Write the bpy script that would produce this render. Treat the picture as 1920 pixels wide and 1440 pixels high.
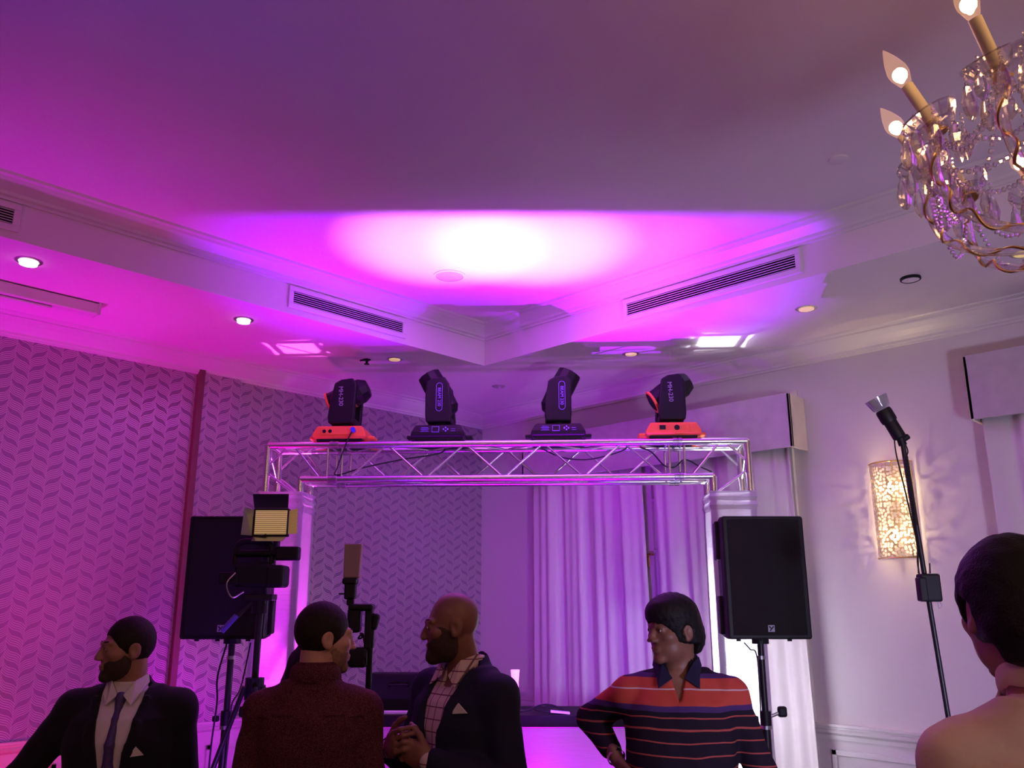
import bpy, bmesh, math, random
import numpy as np
from mathutils import Vector, Matrix, Euler
for o in list(bpy.data.objects): bpy.data.objects.remove(o)
SC = bpy.context.scene; COL = SC.collection
PI = math.pi; R = math.radians
random.seed(7)
# ------------------------------------------------------------------ camera
FPX, TH, EYE, AZ = 1580.0, R(14.47), 1.72, R(44.4)
cam = bpy.data.cameras.new('camera'); cam.sensor_width = 36; cam.lens = 36*FPX/1920
cam.clip_start = .05
co = bpy.data.objects.new('camera', cam); COL.objects.link(co)
co.location = (0, 0, EYE); co.rotation_euler = (PI/2+TH, 0, AZ-PI/2)
SC.camera = co
FV = Vector((math.cos(AZ), math.sin(AZ), 0)); RV = Vector((math.sin(AZ), -math.cos(AZ), 0))
def W(r, f, z=0): return RV*r+FV*f+Vector((0, 0, z))
def ray(x, y):
    a = (x-960)/FPX; b = (720-y)/FPX
    return a, math.cos(TH)-b*math.sin(TH), math.sin(TH)+b*math.cos(TH)
def at_f(x, y, f):
    r, ff, z = ray(x, y); t = f/ff; return W(r*t, f, EYE+z*t)
def at_z(x, y, z0):
    r, ff, z = ray(x, y); t = (z0-EYE)/z; return W(r*t, ff*t, z0)
def at_wall(x, y, ax, v):
    r, ff, z = ray(x, y); q = W(r, ff, z); t = v/q[ax]; q = q*t; q.z += EYE; return q
def heading(az):      # turn an azimuth (0 away from the camera, 90 to the right) into a z rotation of local +y
    a = R(az); h = RV*math.sin(a)+FV*math.cos(a); return math.atan2(h.y, h.x)-PI/2
# ------------------------------------------------------------------ world, exposure
wd = bpy.data.worlds.new('hall_ambient'); SC.world = wd; wd.use_nodes = True
bg = wd.node_tree.nodes['Background']; bg.inputs[0].default_value = (.44, .23, .32, 1); bg.inputs[1].default_value = .13
SC.view_settings.view_transform = 'Standard'; SC.view_settings.look = 'None'
SC.view_settings.exposure = 0; SC.view_settings.gamma = 1; SC.view_settings.use_curve_mapping = False
# ------------------------------------------------------------------ lights
def lamp(name, kind, loc, col, power, aim=None, size=.05, angle=60, blend=.5, parent=None):
    l = bpy.data.lights.new(name, kind); l.color = col; l.energy = power
    if kind in ('POINT', 'SPOT'): l.shadow_soft_size = size
    if kind == 'SPOT': l.spot_size = R(angle); l.spot_blend = blend
    if kind == 'AREA': l.size = size
    o = bpy.data.objects.new(name, l); COL.objects.link(o); o.location = loc
    if aim is not None: o.rotation_euler = (Vector(aim)-Vector(loc)).to_track_quat('-Z', 'Y').to_euler()
    if parent: o.parent = parent
    return o
XW, YW, ZC, ZT = 5.626, 5.918, 3.48, 3.78      # right wall, left wall, soffit, raised ceiling
TX, TY = 4.32, 4.53                            # edge of the raised ceiling
MAG, VIO, PINK, RED = (.85, .03, 1), (.28, .03, 1), (1, .03, .75), (1, .03, .12)
# LED bar on the floor in front of the booth, thrown up on the raised ceiling past an unseen flap added to cut its edge
BAR = ((-.55, 5.2), (-.2, 5.2), (.2, 5.2))
lamp('led_bar_light', 'SPOT', W(-.32, 5.2, .2), (.8, .19, 1), 2600, W(-.40, 4.70, ZT), .007, 23, 1)
lamp('led_bar_light', 'SPOT', W(-.05, 5.2, .2), (.8, .19, 1), 2600, W(.10, 4.72, ZT), .007, 23, 1)
lamp('led_bar_light', 'SPOT', W(.05, 5.2, .2), (.8, .12, 1), 900, W(.52, 4.82, ZT), .007, 24, 1)
lamp('led_bar_light', 'SPOT', W(-.5, 5.2, .2), (.30, .0, 1), 1250, W(-.78, 4.78, ZT), .007, 38, 1)
lamp('led_bar_light', 'SPOT', W(.2, 5.2, .2), (.36, .0, 1), 1700, W(.62, 4.85, ZT), .007, 46, 1)
# magenta, pink and red uplighters standing along the left wall, outside the frame
lamp('uplight_magenta', 'SPOT', (.1, 5.45, .3), (.8, .0, 1), 300, (1.1, 5.6, 3.3), .05, 75, 1)
lamp('uplight_pink', 'SPOT', (1.3, 5.1, .3), (1, .0, .4), 150, (2.3, 5.6, 3.4), .05, 60, 1)
lamp('uplight_red', 'SPOT', (.9, 5.0, .6), (1, .0, .08), 50, (1.7, 5.9, 1.0), .05, 70, 1)
lamp('uplight_red_high', 'SPOT', (-.6, 3.6, .6), (1, .0, .15), 50, (1.1, 4.1, 3.7), .05, 50, 1)
lamp('uplight_violet', 'SPOT', (-.9, 2.6, .6), (.25, .0, 1), 110, (.1, 2.4, 3.7), .1, 85, 1)
lamp('wall_wash_violet', 'SPOT', (1.9, 3.2, .5), (.42, .07, 1), 60, (2.9, 5.9, 2.2), .08, 90, 1)
# warm fill lamps added behind the camera in place of unseen chandeliers
lamp('hall_fill_light', 'POINT', W(-1.2, -1.3, 3.25), (1, .5, .32), 34, size=.35)
lamp('hall_fill_light', 'POINT', W(2.6, -1.2, 3.25), (1, .55, .38), 34, size=.35)
lamp('truss_fill_light', 'SPOT', W(-.3, 4.6, .15), (.5, .0, 1), 150, W(-.1, 5.6, 2.6), .1, 70, .6)  # violet fill lamp added to brighten the truss metal
lamp('right_wall_fill_light', 'SPOT', W(1.9, .3, 1.2), (.62, .58, 1), 265, (XW, 2.6, 1.9), .2, 95, 1)  # cool fill lamp added to brighten the right wall
lamp('corner_fill_light', 'SPOT', W(.3, 5.1, 1.2), (.32, .04, 1), 80, (XW, 5.0, 2.1), .12, 100, 1)  # violet fill lamp added for the room corner
# ------------------------------------------------------------------ materials
def newmat(name):
    m = bpy.data.materials.new(name); m.use_nodes = True
    return m, m.node_tree.nodes, m.node_tree.links, m.node_tree.nodes['Principled BSDF']
def mat(name, col, rough=.5, metal=0, var=.08, nscale=8, bump=0, bscale=60, emit=None, estr=0, trans=0, alpha=1, coat=0, sheen=0, spec=.5):
    m, N, L, p = newmat(name)
    tc = N.new('ShaderNodeTexCoord'); n = N.new('ShaderNodeTexNoise'); n.inputs['Scale'].default_value = nscale
    n.inputs['Detail'].default_value = 3; L.new(tc.outputs['Object'], n.inputs['Vector'])
    mx = N.new('ShaderNodeMix'); mx.data_type = 'RGBA'; L.new(n.outputs['Fac'], mx.inputs[0])
    mx.inputs[6].default_value = (*[c*(1-var) for c in col], 1); mx.inputs[7].default_value = (*[min(1, c*(1+var)) for c in col], 1)
    L.new(mx.outputs[2], p.inputs['Base Color'])
    p.inputs['Roughness'].default_value = rough; p.inputs['Metallic'].default_value = metal
    p.inputs['Specular IOR Level'].default_value = spec
    if name in ('clear_bulb_glass',): p.inputs['IOR'].default_value = 1.06
    if coat: p.inputs['Coat Weight'].default_value = coat
    if sheen: p.inputs['Sheen Weight'].default_value = sheen
    if trans: p.inputs['Transmission Weight'].default_value = trans
    if alpha < 1: p.inputs['Alpha'].default_value = alpha
    if emit: p.inputs['Emission Color'].default_value = (*emit, 1); p.inputs['Emission Strength'].default_value = estr
    if bump:
        n2 = N.new('ShaderNodeTexNoise'); n2.inputs['Scale'].default_value = bscale; L.new(tc.outputs['Object'], n2.inputs['Vector'])
        b = N.new('ShaderNodeBump'); b.inputs['Strength'].default_value = bump; b.inputs['Distance'].default_value = .01
        L.new(n2.outputs['Fac'], b.inputs['Height']); L.new(b.outputs[0], p.inputs['Normal'])
    return m
class Ex:            # tiny math-node expression helper
    def __init__(s, N, L): s.N, s.L = N, L
    def __call__(s, op, a, b=None, c=None):
        n = s.N.new('ShaderNodeMath'); n.operation = op
        for i, v in enumerate((a, b, c)):
            if v is None: continue
            if isinstance(v, (int, float)): n.inputs[i].default_value = v
            else: s.L.new(v, n.inputs[i])
        return n.outputs[0]
def wallpaper():
    m, N, L, p = newmat('leaf_braid_wallpaper'); e = Ex(N, L)
    g = N.new('ShaderNodeNewGeometry'); sp = N.new('ShaderNodeSeparateXYZ'); L.new(g.outputs['Position'], sp.inputs[0])
    cw, P = .0925, .090          # column width, vertical repeat of the leaf eyes
    u = e('DIVIDE', e('ADD', sp.outputs['X'], 10*cw), cw); k = e('FLOOR', u); t = e('SUBTRACT', e('MULTIPLY', e('FRACT', u), 2.0), 1.0)
    odd = e('MODULO', k, 2.0); d = e('SUBTRACT', e('MULTIPLY', odd, 2.0), 1.0)
    t2 = e('MULTIPLY', t, t); gt = e('MULTIPLY', t, e('ADD', .13, e('MULTIPLY', t2, .30)))          # flat in the middle, steep at the ends
    ph = e('ADD', e('SUBTRACT', e('DIVIDE', sp.outputs['Z'], P), e('MULTIPLY', d, gt)), e('MULTIPLY', odd, .5))
    gap = e('SUBTRACT', .42, e('MULTIPLY', e('MULTIPLY', t2, t2), .20)); q = e('FRACT', e('ADD', ph, 20.0)); q = e('MULTIPLY', e('ABSOLUTE', e('SUBTRACT', q, .5)), 2.0)   # 0 at bundle centre, 1 in the eye
    sd = e('SUBTRACT', 1.0, gap)
    qq = e('MULTIPLY', e('DIVIDE', q, sd), 2.0)
    ln = e('ABSOLUTE', e('SUBTRACT', e('FRACT', e('ADD', qq, .5)), .5)); on = e('LESS_THAN', qq, 2.2)
    edge = e('GREATER_THAN', e('ABSOLUTE', t), .955)
    ridge = e('MAXIMUM', e('MULTIPLY', e('LESS_THAN', ln, .23), on), e('MULTIPLY', edge, .5))
    nz = N.new('ShaderNodeTexNoise'); nz.inputs['Scale'].default_value = 1.3; L.new(g.outputs['Position'], nz.inputs['Vector'])
    mx = N.new('ShaderNodeMix'); mx.data_type = 'RGBA'; L.new(ridge, mx.inputs[0])
    mx.inputs[6].default_value = (.27, .20, .27, 1); mx.inputs[7].default_value = (.66, .55, .58, 1)
    L.new(mx.outputs[2], p.inputs['Base Color'])
    L.new(e('SUBTRACT', .55, e('MULTIPLY', ridge, .2)), p.inputs['Roughness'])
    L.new(e('MULTIPLY', ridge, .45), p.inputs['Metallic'])
    b = N.new('ShaderNodeBump'); b.inputs['Strength'].default_value = .5; b.inputs['Distance'].default_value = .004
    L.new(ridge, b.inputs['Height']); L.new(b.outputs[0], p.inputs['Normal'])
    return m
M = dict(
 plaster=mat('warm_white_plaster', (.66, .61, .60), .75, var=.02, nscale=2, bump=.05, bscale=200),
 ceil=mat('ceiling_paint', (.74, .67, .67), .8, var=.02, nscale=1.5),
 trim=mat('white_gloss_trim', (.70, .66, .64), .35, var=.02),
 paper=wallpaper(),
 seam=mat('red_light_tinted_strip', (.19, .07, .07), .5),
 floor=mat('dark_parquet', (.10, .06, .045), .35, var=.3, nscale=5),
 alu=mat('brushed_aluminium', (.78, .77, .78), .27, 1, var=.04, nscale=40),
 steel=mat('worn_steel', (.45, .44, .44), .35, 1),
 black=mat('black_plastic', (.010, .009, .012), .5, var=.2, spec=.3),
 blackm=mat('black_powder_coat', (.02, .018, .022), .4, .3),
 grille=mat('black_speaker_grille', (.009, .009, .01), .6, .2, bump=.5, bscale=400),
 lycra=None, curtain=mat('ivory_curtain_cloth', (.72, .66, .64), .7, var=.04, sheen=.2, bump=.05, bscale=300),
 pelmet=mat('woven_silver_pelmet', (.52, .45, .47), .5, var=.18, nscale=14),
 pelmet_side=mat('cream_pelmet_side', (.72, .66, .52), .7),
 orange=mat('orange_plastic', (.95, .20, .05), .45, var=.05),
 grey=mat('grey_print', (.40, .38, .50), .6), violet=mat('violet_print', (.35, .22, .85), .6),
 white=mat('white_cotton', (.72, .68, .66), .8), cream=mat('cream_shirt_cloth', (.74, .60, .42), .85, var=.06, bump=.1),
 skin1=mat('skin_olive', (.36, .17, .11), .5, var=.1, nscale=30), skin2=mat('skin_fair', (.52, .27, .19), .5, var=.1, nscale=30),
 skin3=mat('skin_brown', (.24, .105, .07), .45, var=.1, nscale=30), skin4=mat('skin_tan', (.23, .10, .065), .5, var=.1, nscale=30),
 hair=mat('black_hair', (.008, .006, .007), .6, var=.5, nscale=60, bump=.25, bscale=240, spec=.25), hairb=mat('dark_brown_hair', (.018, .010, .008), .65, var=.5, nscale=60, bump=.25, bscale=260, spec=.2),
 stub=mat('dark_stubble', (.05, .025, .018), .8, var=.4, nscale=90), stubl=mat('light_stubble', (.26, .13, .09), .8, var=.3, nscale=120),
 suit=mat('black_wool', (.012, .010, .015), .85, sheen=.1, spec=.2), navy=mat('navy_wool', (.016, .017, .04), .8, spec=.2), navyd=mat('navy_dress_cloth', (.018, .015, .05), .8, spec=.2),
 trouser=mat('dark_trouser_cloth', (.015, .014, .018), .85), shoe=mat('black_leather', (.012, .01, .01), .3),
 eye=mat('eye_white', (.6, .55, .5), .25), iris=mat('dark_iris', (.02, .012, .008), .2),
 tie=mat('purple_patterned_tie', (.07, .035, .16), .55, var=.6, nscale=120), redm=mat('bracelet_metal', (.5, .45, .4), .3, 1),
 brass=mat('brass', (.75, .50, .18), .3, 1), dark=mat('vent_dark', (.02, .015, .03), .9),
 chrome=mat('chrome', (.8, .8, .8), .12, 1), candle=mat('candle_sleeve', (.62, .54, .38), .6, var=.05),
 glass=mat('cut_crystal', (.95, .9, .9), .04, 0, var=.0, trans=1, alpha=.62), bulbglass=mat('clear_bulb_glass', (1, .93, .85), .03, trans=1, alpha=.35, emit=(1, .5, .22), estr=.5),
 fil=mat('glowing_filament', (1, .8, .5), .5, emit=(1, .62, .25), estr=70), bulbw=mat('warm_bulb', (1, .9, .7), .5, emit=(1, .75, .42), estr=26),
 ledpanel=None, amber=None,
 dlw=mat('white_downlight_lens', (1, 1, 1), .4, emit=(1, .93, .9), estr=3), dly=mat('yellow_downlight_lens', (.9, .8, .4), .3, emit=(1, .72, .2), estr=.42),
 disc=mat('speaker_disc_cloth', (.42, .36, .38), .7), diff=mat('frosted_diffuser', (.50, .36, .32), .7, trans=.2), paperw=mat('white_paper', (.8, .78, .8), .7),
 cable=mat('black_cable', (.012, .01, .014), .5), blue=mat('blue_connector', (.03, .06, .8), .4), wood=mat('painted_window_wood', (.7, .58, .6), .6), night=mat('dark_window_glass', (.72, .62, .66), .3),
)
def lycra(name, col, tr):
    m, N, L, p = newmat(name); p.inputs['Base Color'].default_value = (*col, 1); p.inputs['Roughness'].default_value = .8
    t = N.new('ShaderNodeBsdfTranslucent'); t.inputs[0].default_value = (*col, 1)
    n = N.new('ShaderNodeTexNoise'); n.inputs['Scale'].default_value = 9; tc = N.new('ShaderNodeTexCoord')
    mp = N.new('ShaderNodeMapping'); mp.inputs['Scale'].default_value = (1, 1, 7); L.new(tc.outputs['Object'], mp.inputs[0]); L.new(mp.outputs[0], n.inputs['Vector'])
    b = N.new('ShaderNodeBump'); b.inputs['Strength'].default_value = .4; b.inputs['Distance'].default_value = .02; L.new(n.outputs['Fac'], b.inputs['Height']); L.new(b.outputs[0], p.inputs['Normal'])
    x = N.new('ShaderNodeMixShader'); x.inputs[0].default_value = tr
    L.new(p.outputs[0], x.inputs[1]); L.new(t.outputs[0], x.inputs[2]); L.new(x.outputs[0], N['Material Output'].inputs[0]); return m
M['lycra'] = lycra('white_stretch_cloth', (.85, .83, .85), .5)
M['facade'] = lycra('frosted_booth_panel', (.85, .83, .85), .6)
# ------------------------------------------------------------------ mesh helpers
def link(name, me, m=None, parent=None, smooth=False):
    o = bpy.data.objects.new(name, me); COL.objects.link(o)
    if m is not None: me.materials.append(m)
    if smooth: me.polygons.foreach_set('use_smooth', [True]*len(me.polygons))
    if parent is not None: o.parent = parent
    return o
def tag(o, label=None, cat=None, group=None, kind=None):
    if label: o['label'] = label
    if cat: o['category'] = cat
    if group: o['group'] = group
    if kind: o['kind'] = kind
    return o
def thing(name, label, cat, loc=(0, 0, 0), rotz=0, group=None):
    o = bpy.data.objects.new(name, None); COL.objects.link(o); o.empty_display_size = .1
    o.location = loc; o.rotation_euler = (0, 0, rotz); return tag(o, label, cat, group)
class MB:
    def __init__(s): s.bm = bmesh.new()
    def box(s, c, d, rot=None, bev=0, seg=2):
        mt = Matrix.Translation(Vector(c))
        if rot is not None: mt = mt @ (rot if isinstance(rot, Matrix) else Euler(rot).to_matrix().to_4x4())
        mt = mt @ Matrix.Diagonal((*d, 1))
        v = bmesh.ops.create_cube(s.bm, size=1, matrix=mt)['verts']
        if bev:
            ed = list({e for x in v for e in x.link_edges}); bmesh.ops.bevel(s.bm, geom=ed, offset=bev, segments=seg, affect='EDGES', profile=.5)
        return s
    def cyl(s, a, b, r0, r1=None, seg=16, caps=True):
        a, b = Vector(a), Vector(b); r1 = r0 if r1 is None else r1; d = b-a
        mt = Matrix.Translation((a+b)/2) @ d.to_track_quat('Z', 'Y').to_matrix().to_4x4()
        bmesh.ops.create_cone(s.bm, cap_ends=caps, segments=seg, radius1=r0, radius2=r1, depth=d.length, matrix=mt); return s
    def sph(s, c, r, rot=None, u=16, v=10):
        r = (r, r, r) if isinstance(r, (int, float)) else r
        mt = Matrix.Translation(Vector(c))
        if rot is not None: mt = mt @ Euler(rot).to_matrix().to_4x4()
        bmesh.ops.create_uvsphere(s.bm, u_segments=u, v_segments=v, radius=1, matrix=mt @ Matrix.Diagonal((*r, 1))); return s
    def loft(s, rings, close=True, caps=True):
        vs = [[s.bm.verts.new(p) for p in rg] for rg in rings]; n = len(vs[0])
        for a, b in zip(vs, vs[1:]):
            for i in range(n if close else n-1): s.bm.faces.new((a[i], a[(i+1) % n], b[(i+1) % n], b[i]))
        if caps and close: s.bm.faces.new(vs[0][::-1]); s.bm.faces.new(vs[-1])
        return s
    def lathe(s, prof, c=(0, 0, 0), axis=None, seg=24, caps=True):
        mt = Matrix.Translation(Vector(c))
        if axis is not None: mt = mt @ Vector(axis).to_track_quat('Z', 'Y').to_matrix().to_4x4()
        return s.loft([[mt @ Vector((r*math.cos(2*PI*i/seg), r*math.sin(2*PI*i/seg), z)) for i in range(seg)] for r, z in prof], caps=caps)
    def tube(s, pts, r, seg=8, caps=True):
        pts = [Vector(p) for p in pts]; rings = []; up = None
        for i, p in enumerate(pts):
            t = (pts[min(i+1, len(pts)-1)]-pts[max(i-1, 0)]).normalized()
            if up is None: up = t.orthogonal().normalized()
            up = (up-t*up.dot(t)).normalized(); sd = t.cross(up); rr = r(i/(len(pts)-1)) if callable(r) else r
            rings.append([p+up*rr*math.cos(2*PI*k/seg)+sd*rr*math.sin(2*PI*k/seg) for k in range(seg)])
        return s.loft(rings, caps=caps)
    def prism(s, poly, off):          # poly: 3D points, off: extrusion vector
        off = Vector(off); a = [Vector(p) for p in poly]; return s.loft([a, [p+off for p in a]])
    def build(s, name, m, parent=None, smooth=False, bevel=0, mods=()):
        bmesh.ops.recalc_face_normals(s.bm, faces=s.bm.faces)
        me = bpy.data.meshes.new(name); s.bm.to_mesh(me); s.bm.free()
        o = link(name, me, m, parent)
        if smooth:
            me.polygons.foreach_set('use_smooth', [True]*len(me.polygons))
            md = me; 
            try: md.set_sharp_from_angle(angle=R(40))
            except Exception: pass
        if bevel:
            b = o.modifiers.new('bevel', 'BEVEL'); b.width = bevel; b.segments = 2; b.limit_method = 'ANGLE'
        return o
def smooth_path(pts, n=8):
    pts = [Vector(p) for p in pts]; out = []
    P = [pts[0]*2-pts[1]]+pts+[pts[-1]*2-pts[-2]]
    for i in range(1, len(P)-2):
        for k in range(n):
            t = k/n; a, b, c, d = P[i-1:i+3]
            out.append(.5*((2*b)+(c-a)*t+(2*a-5*b+4*c-d)*t*t+(3*b-a-3*c+d)*t**3))
    out.append(pts[-1]); return out
def text(s, size, m, parent, loc, rot, depth=.001, name='lettering'):
    c = bpy.data.curves.new(name, 'FONT'); c.body = s; c.size = size; c.extrude = depth; c.align_x = 'CENTER'; c.align_y = 'CENTER'
    t = bpy.data.objects.new('tmp', c); COL.objects.link(t); bpy.context.view_layer.update()
    me = bpy.data.meshes.new_from_object(t.evaluated_get(bpy.context.evaluated_depsgraph_get())); me.name = name; bpy.data.objects.remove(t)
    me.materials.clear(); o = link(name, me, m, parent); o.location = loc; o.rotation_euler = rot; return o
def copy_tree(o, parent=None):
    c = o.copy(); COL.objects.link(c); c.parent = parent
    for ch in list(o.children): copy_tree(ch, c)
    return c
def struct(name, mb, m, **k): return tag(mb.build(name, m, **k), kind='structure')
# ------------------------------------------------------------------ room shell
BK = -4.0                       # how far the two walls run back past the camera
struct('floor', MB().box(((XW+BK)/2, (YW+BK)/2, -.05), (XW-BK+.4, YW-BK+.4, .1)), M['floor'])
struct('wall_right', MB().box((XW+.1, (YW+BK)/2, 1.75), (.2, YW-BK+.4, 3.5)), M['plaster'])
struct('wall_left', MB().box(((XW+BK)/2, YW+.1, 1.75), (XW-BK, .2, 3.5)), M['paper'])
struct('wall_left_pilaster', MB().box(((2.735+3.03)/2, YW-.011, 2.15), (3.03-2.735, .03, 2.48)), M['paper'])
struct('trim_1', MB().box((2.712, YW-.02, 2.15), (.045, .045, 2.48)), M['seam'])  # red uplight on a narrow wall return, put into the strip's colour
# soffit round the raised ceiling, its fascia, and the raised ceiling itself
s = MB().box(((TX+XW)/2, (YW+BK)/2, ZC+.2), (XW-TX, YW-BK, .4)); s.box(((TX+BK)/2, (TY+YW)/2, ZC+.2), (TX-BK, YW-TY, .4))
struct('ceiling_soffit', s, M['ceil'])
struct('ceiling', MB().box(((TX+BK)/2, (TY+BK)/2, ZT+.05), (TX-BK+.02, TY-BK+.02, .1)), M['ceil'])
def crown(name, prof, axis, pos, a, b, m=None, mitre=0):   # profile: (out from wall, z) swept along one wall, mitred at the corner b
    A = []; B = []
    for d, z in prof:
        if axis == 'x': A.append(Vector((a, pos-d, z))); B.append(Vector((b-d*mitre, pos-d, z)))
        else: A.append(Vector((pos-d, a, z))); B.append(Vector((pos-d, b-d*mitre, z)))
    return struct(name, MB().loft([A, B]), m or M['trim'])
cp = [(0, 3.36), (.018, 3.36), (.022, 3.372), (.035, 3.376), (.04, 3.39), (.07, 3.405), (.11, 3.43), (.14, 3.455), (.152, 3.46), (.155, 3.468), (.19, 3.472), (.2, 3.478), (.205, 3.49), (0, 3.49)]
crown('trim_2', cp, 'x', YW, BK, XW, mitre=1); crown('trim_3', cp, 'y', XW, BK, YW, mitre=1)
tp = [(0, ZT-.105), (.012, ZT-.105), (.014, ZT-.09), (.03, ZT-.085), (.036, ZT-.07), (.06, ZT-.05), (.085, ZT-.03), (.095, ZT-.018), (.118, ZT-.014), (.125, ZT+.01), (0, ZT+.01)]
crown('trim_4', tp, 'x', TY, BK, TX, mitre=1); crown('trim_5', tp, 'y', TX, BK, TY, mitre=1)
rp = [(0, .86), (.012, .86), (.014, .885), (.03, .9), (.034, .915), (.022, .925), (.022, .935), (.04, .94), (.04, .955), (0, .955)]
crown('trim_6', [(d, z-.045) for d, z in rp], 'x', YW, BK, XW, mitre=1)
for k, (a, b) in enumerate(((BK, 2.715), (5.21, YW))): crown('trim_%d' % (7+k), rp, 'y', XW, a, b, mitre=0)
struct('wall_left_dado', MB().box(((XW+BK)/2, YW-.006, .43), (XW-BK, .02, .86)), M['trim'])
bp = [(0, 0), (.02, 0), (.02, .12), (.012, .14), (0, .15)]
crown('baseboard_left', bp, 'x', YW-.012, BK, XW); crown('baseboard_right', bp, 'y', XW, BK, YW)
n = 9
def frame_panel(axis, pos, a, b, z0, z1, w=.035, t=.014):
    mb = MB()
    for (c0, c1, q0, q1) in ((a, b, z0, z0+w), (a, b, z1-w, z1), (a, a+w, z0, z1), (b-w, b, z0, z1)):
        c = ((c0+c1)/2, pos-t/2, (q0+q1)/2) if axis == 'x' else (pos-t/2, (c0+c1)/2, (q0+q1)/2)
        d = (c1-c0, t, q1-q0) if axis == 'x' else (t, c1-c0, q1-q0)
        mb.box(c, d)
    return mb
for a, b in ((1.75, 2.62), (.7, 1.65), (-.4, .6)):
    struct('trim_%d' % n, frame_panel('y', XW, a, b, .24, .80), M['trim'], bevel=.004); n += 1
for a, b in ((1.0, 1.9), (2.0, 2.9), (3.0, 3.9), (4.0, 4.9)):
    struct('trim_%d' % n, frame_panel('x', YW-.016, a, b, .24, .76), M['trim'], bevel=.004); n += 1
struct('trim_%d' % n, MB().box((XW-.012, 2.725, 1.45), (.03, .035, 2.9)), M['trim'], bevel=.004); n += 1
# windows behind the curtains
def window(k, y0, y1):
    fr = MB(); z0, z1 = .95, 2.95
    for c, d in (((y0+.03, (z0+z1)/2), (.06, z1-z0)), ((y1-.03, (z0+z1)/2), (.06, z1-z0)), (((y0+y1)/2, z0+.03), (y1-y0, .06)), (((y0+y1)/2, z1-.03), (y1-y0, .06)), (((y0+y1)/2, (z0+z1)/2), (.12, z1-z0))):
        fr.box((XW-.02, c[0], c[1]), (.04, d[0], d[1]))
    for zz in (2.1, 2.5): fr.box((XW-.018, (y0+y1)/2, zz), (.035, y1-y0, .025))
    o = struct('window_%d' % k, fr, M['wood'], bevel=.004)
    MB().box((XW-.006, (y0+y1)/2, (z0+z1)/2), (.006, y1-y0-.1, z1-z0-.1)).build('window_pane', M['night'], o)
    h = MB().box((XW-.05, 3.97, 2.03), (.02, .035, .10), bev=.004); h.box((XW-.07, 3.955, 2.075), (.03, .11, .018), bev=.004)
    if k == 1: tag(h.build('window_handle', M['brass'], o), 'brass handle of the window')
window(1, 2.95, 5.0); window(2, -1.2, 1.3)
# curtains: pleated cloth sheets hanging off the right wall
def curtain(label, y0, y1, z0, z1, ytop=None, seed=0, m='curtain', off=.13):
    rnd = random.Random(seed); ns = int(abs(y1-y0)/.012); nz = 10; rings = []
    t0, t1 = ytop or (y0, y1)
    fr = [(rnd.uniform(9, 12), rnd.uniform(0, 6)), (rnd.uniform(16, 21), rnd.uniform(0, 6)), (rnd.uniform(27, 33), rnd.uniform(0, 6))]
    mb = MB()
    for j in range(nz+1):
        q = j/nz; z = z0+(z1-z0)*q; row = []
        for i in range(ns+1):
            s = i/ns; yb = y0+(y1-y0)*s; yt = t0+(t1-t0)*s; y = yb+(yt-yb)*q
            A = .03*(1-.35*q); x = A*math.sin(fr[0][0]*s*abs(y1-y0)*2.2+fr[0][1])+.6*A*math.sin(fr[1][0]*s*abs(y1-y0)*2.2+fr[1][1]+q*.6)+.3*A*math.sin(fr[2][0]*2.2*s*abs(y1-y0)+fr[2][1]-q)
            row.append((XW-off-x, y, z))
        rings.append(row)
    mb.loft(rings, close=False)
    o = mb.build('curtain', M[m], smooth=False); o.data.polygons.foreach_set('use_smooth', [True]*len(o.data.polygons))
    sd = o.modifiers.new('thickness', 'SOLIDIFY'); sd.thickness = .004
    return tag(o, label, 'curtain')
curtain('wide white pleated curtain between the bare corner wall and the window gap', 5.13, 3.88, .02, 2.86, (5.13, 3.95), 3)
curtain('white pleated curtain passing behind the right truss leg, beside the window gap', 3.80, 2.64, .02, 2.86, (3.85, 2.67), 5)
curtain('white curtain at the right edge of the picture, behind the man in the cream shirt', 1.44, .2, .02, 2.88, None, 9)
def pelmet(label, y0, y1, z0, z1, side):
    t = thing('window_pelmet', label, 'pelmet', (XW, (y0+y1)/2, z0)); w = abs(y1-y0); h = z1-z0
    MB().box((-.22, 0, h/2), (.02, w, h)).build('front_board', M['pelmet'], t, bevel=.003)
    for s in (-1, 1): MB().box((-.116, s*(w/2-.01), h/2-.004), (.228, .02, h+.0)).build('side_board', M['pelmet_side'], t, bevel=.003)
    MB().box((-.11, 0, h-.03), (.2, w-.04, .02)).build('top_board', M['pelmet_side'], t)
    for s in (-1, 1): MB().box((-.012, s*(w/2-.12), h+.03), (.02, .16, .05)).build('mounting_plate', M['brass'] if 0 else M['pelmet_side'], t)
pelmet('long silver woven box pelmet with a cream side, above the window behind the truss', 5.16, 2.60, 2.745, 3.125, 1)
pelmet('silver woven box pelmet cut by the right edge of the picture', 1.478, -1.3, 2.764, 3.155, 1)
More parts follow.
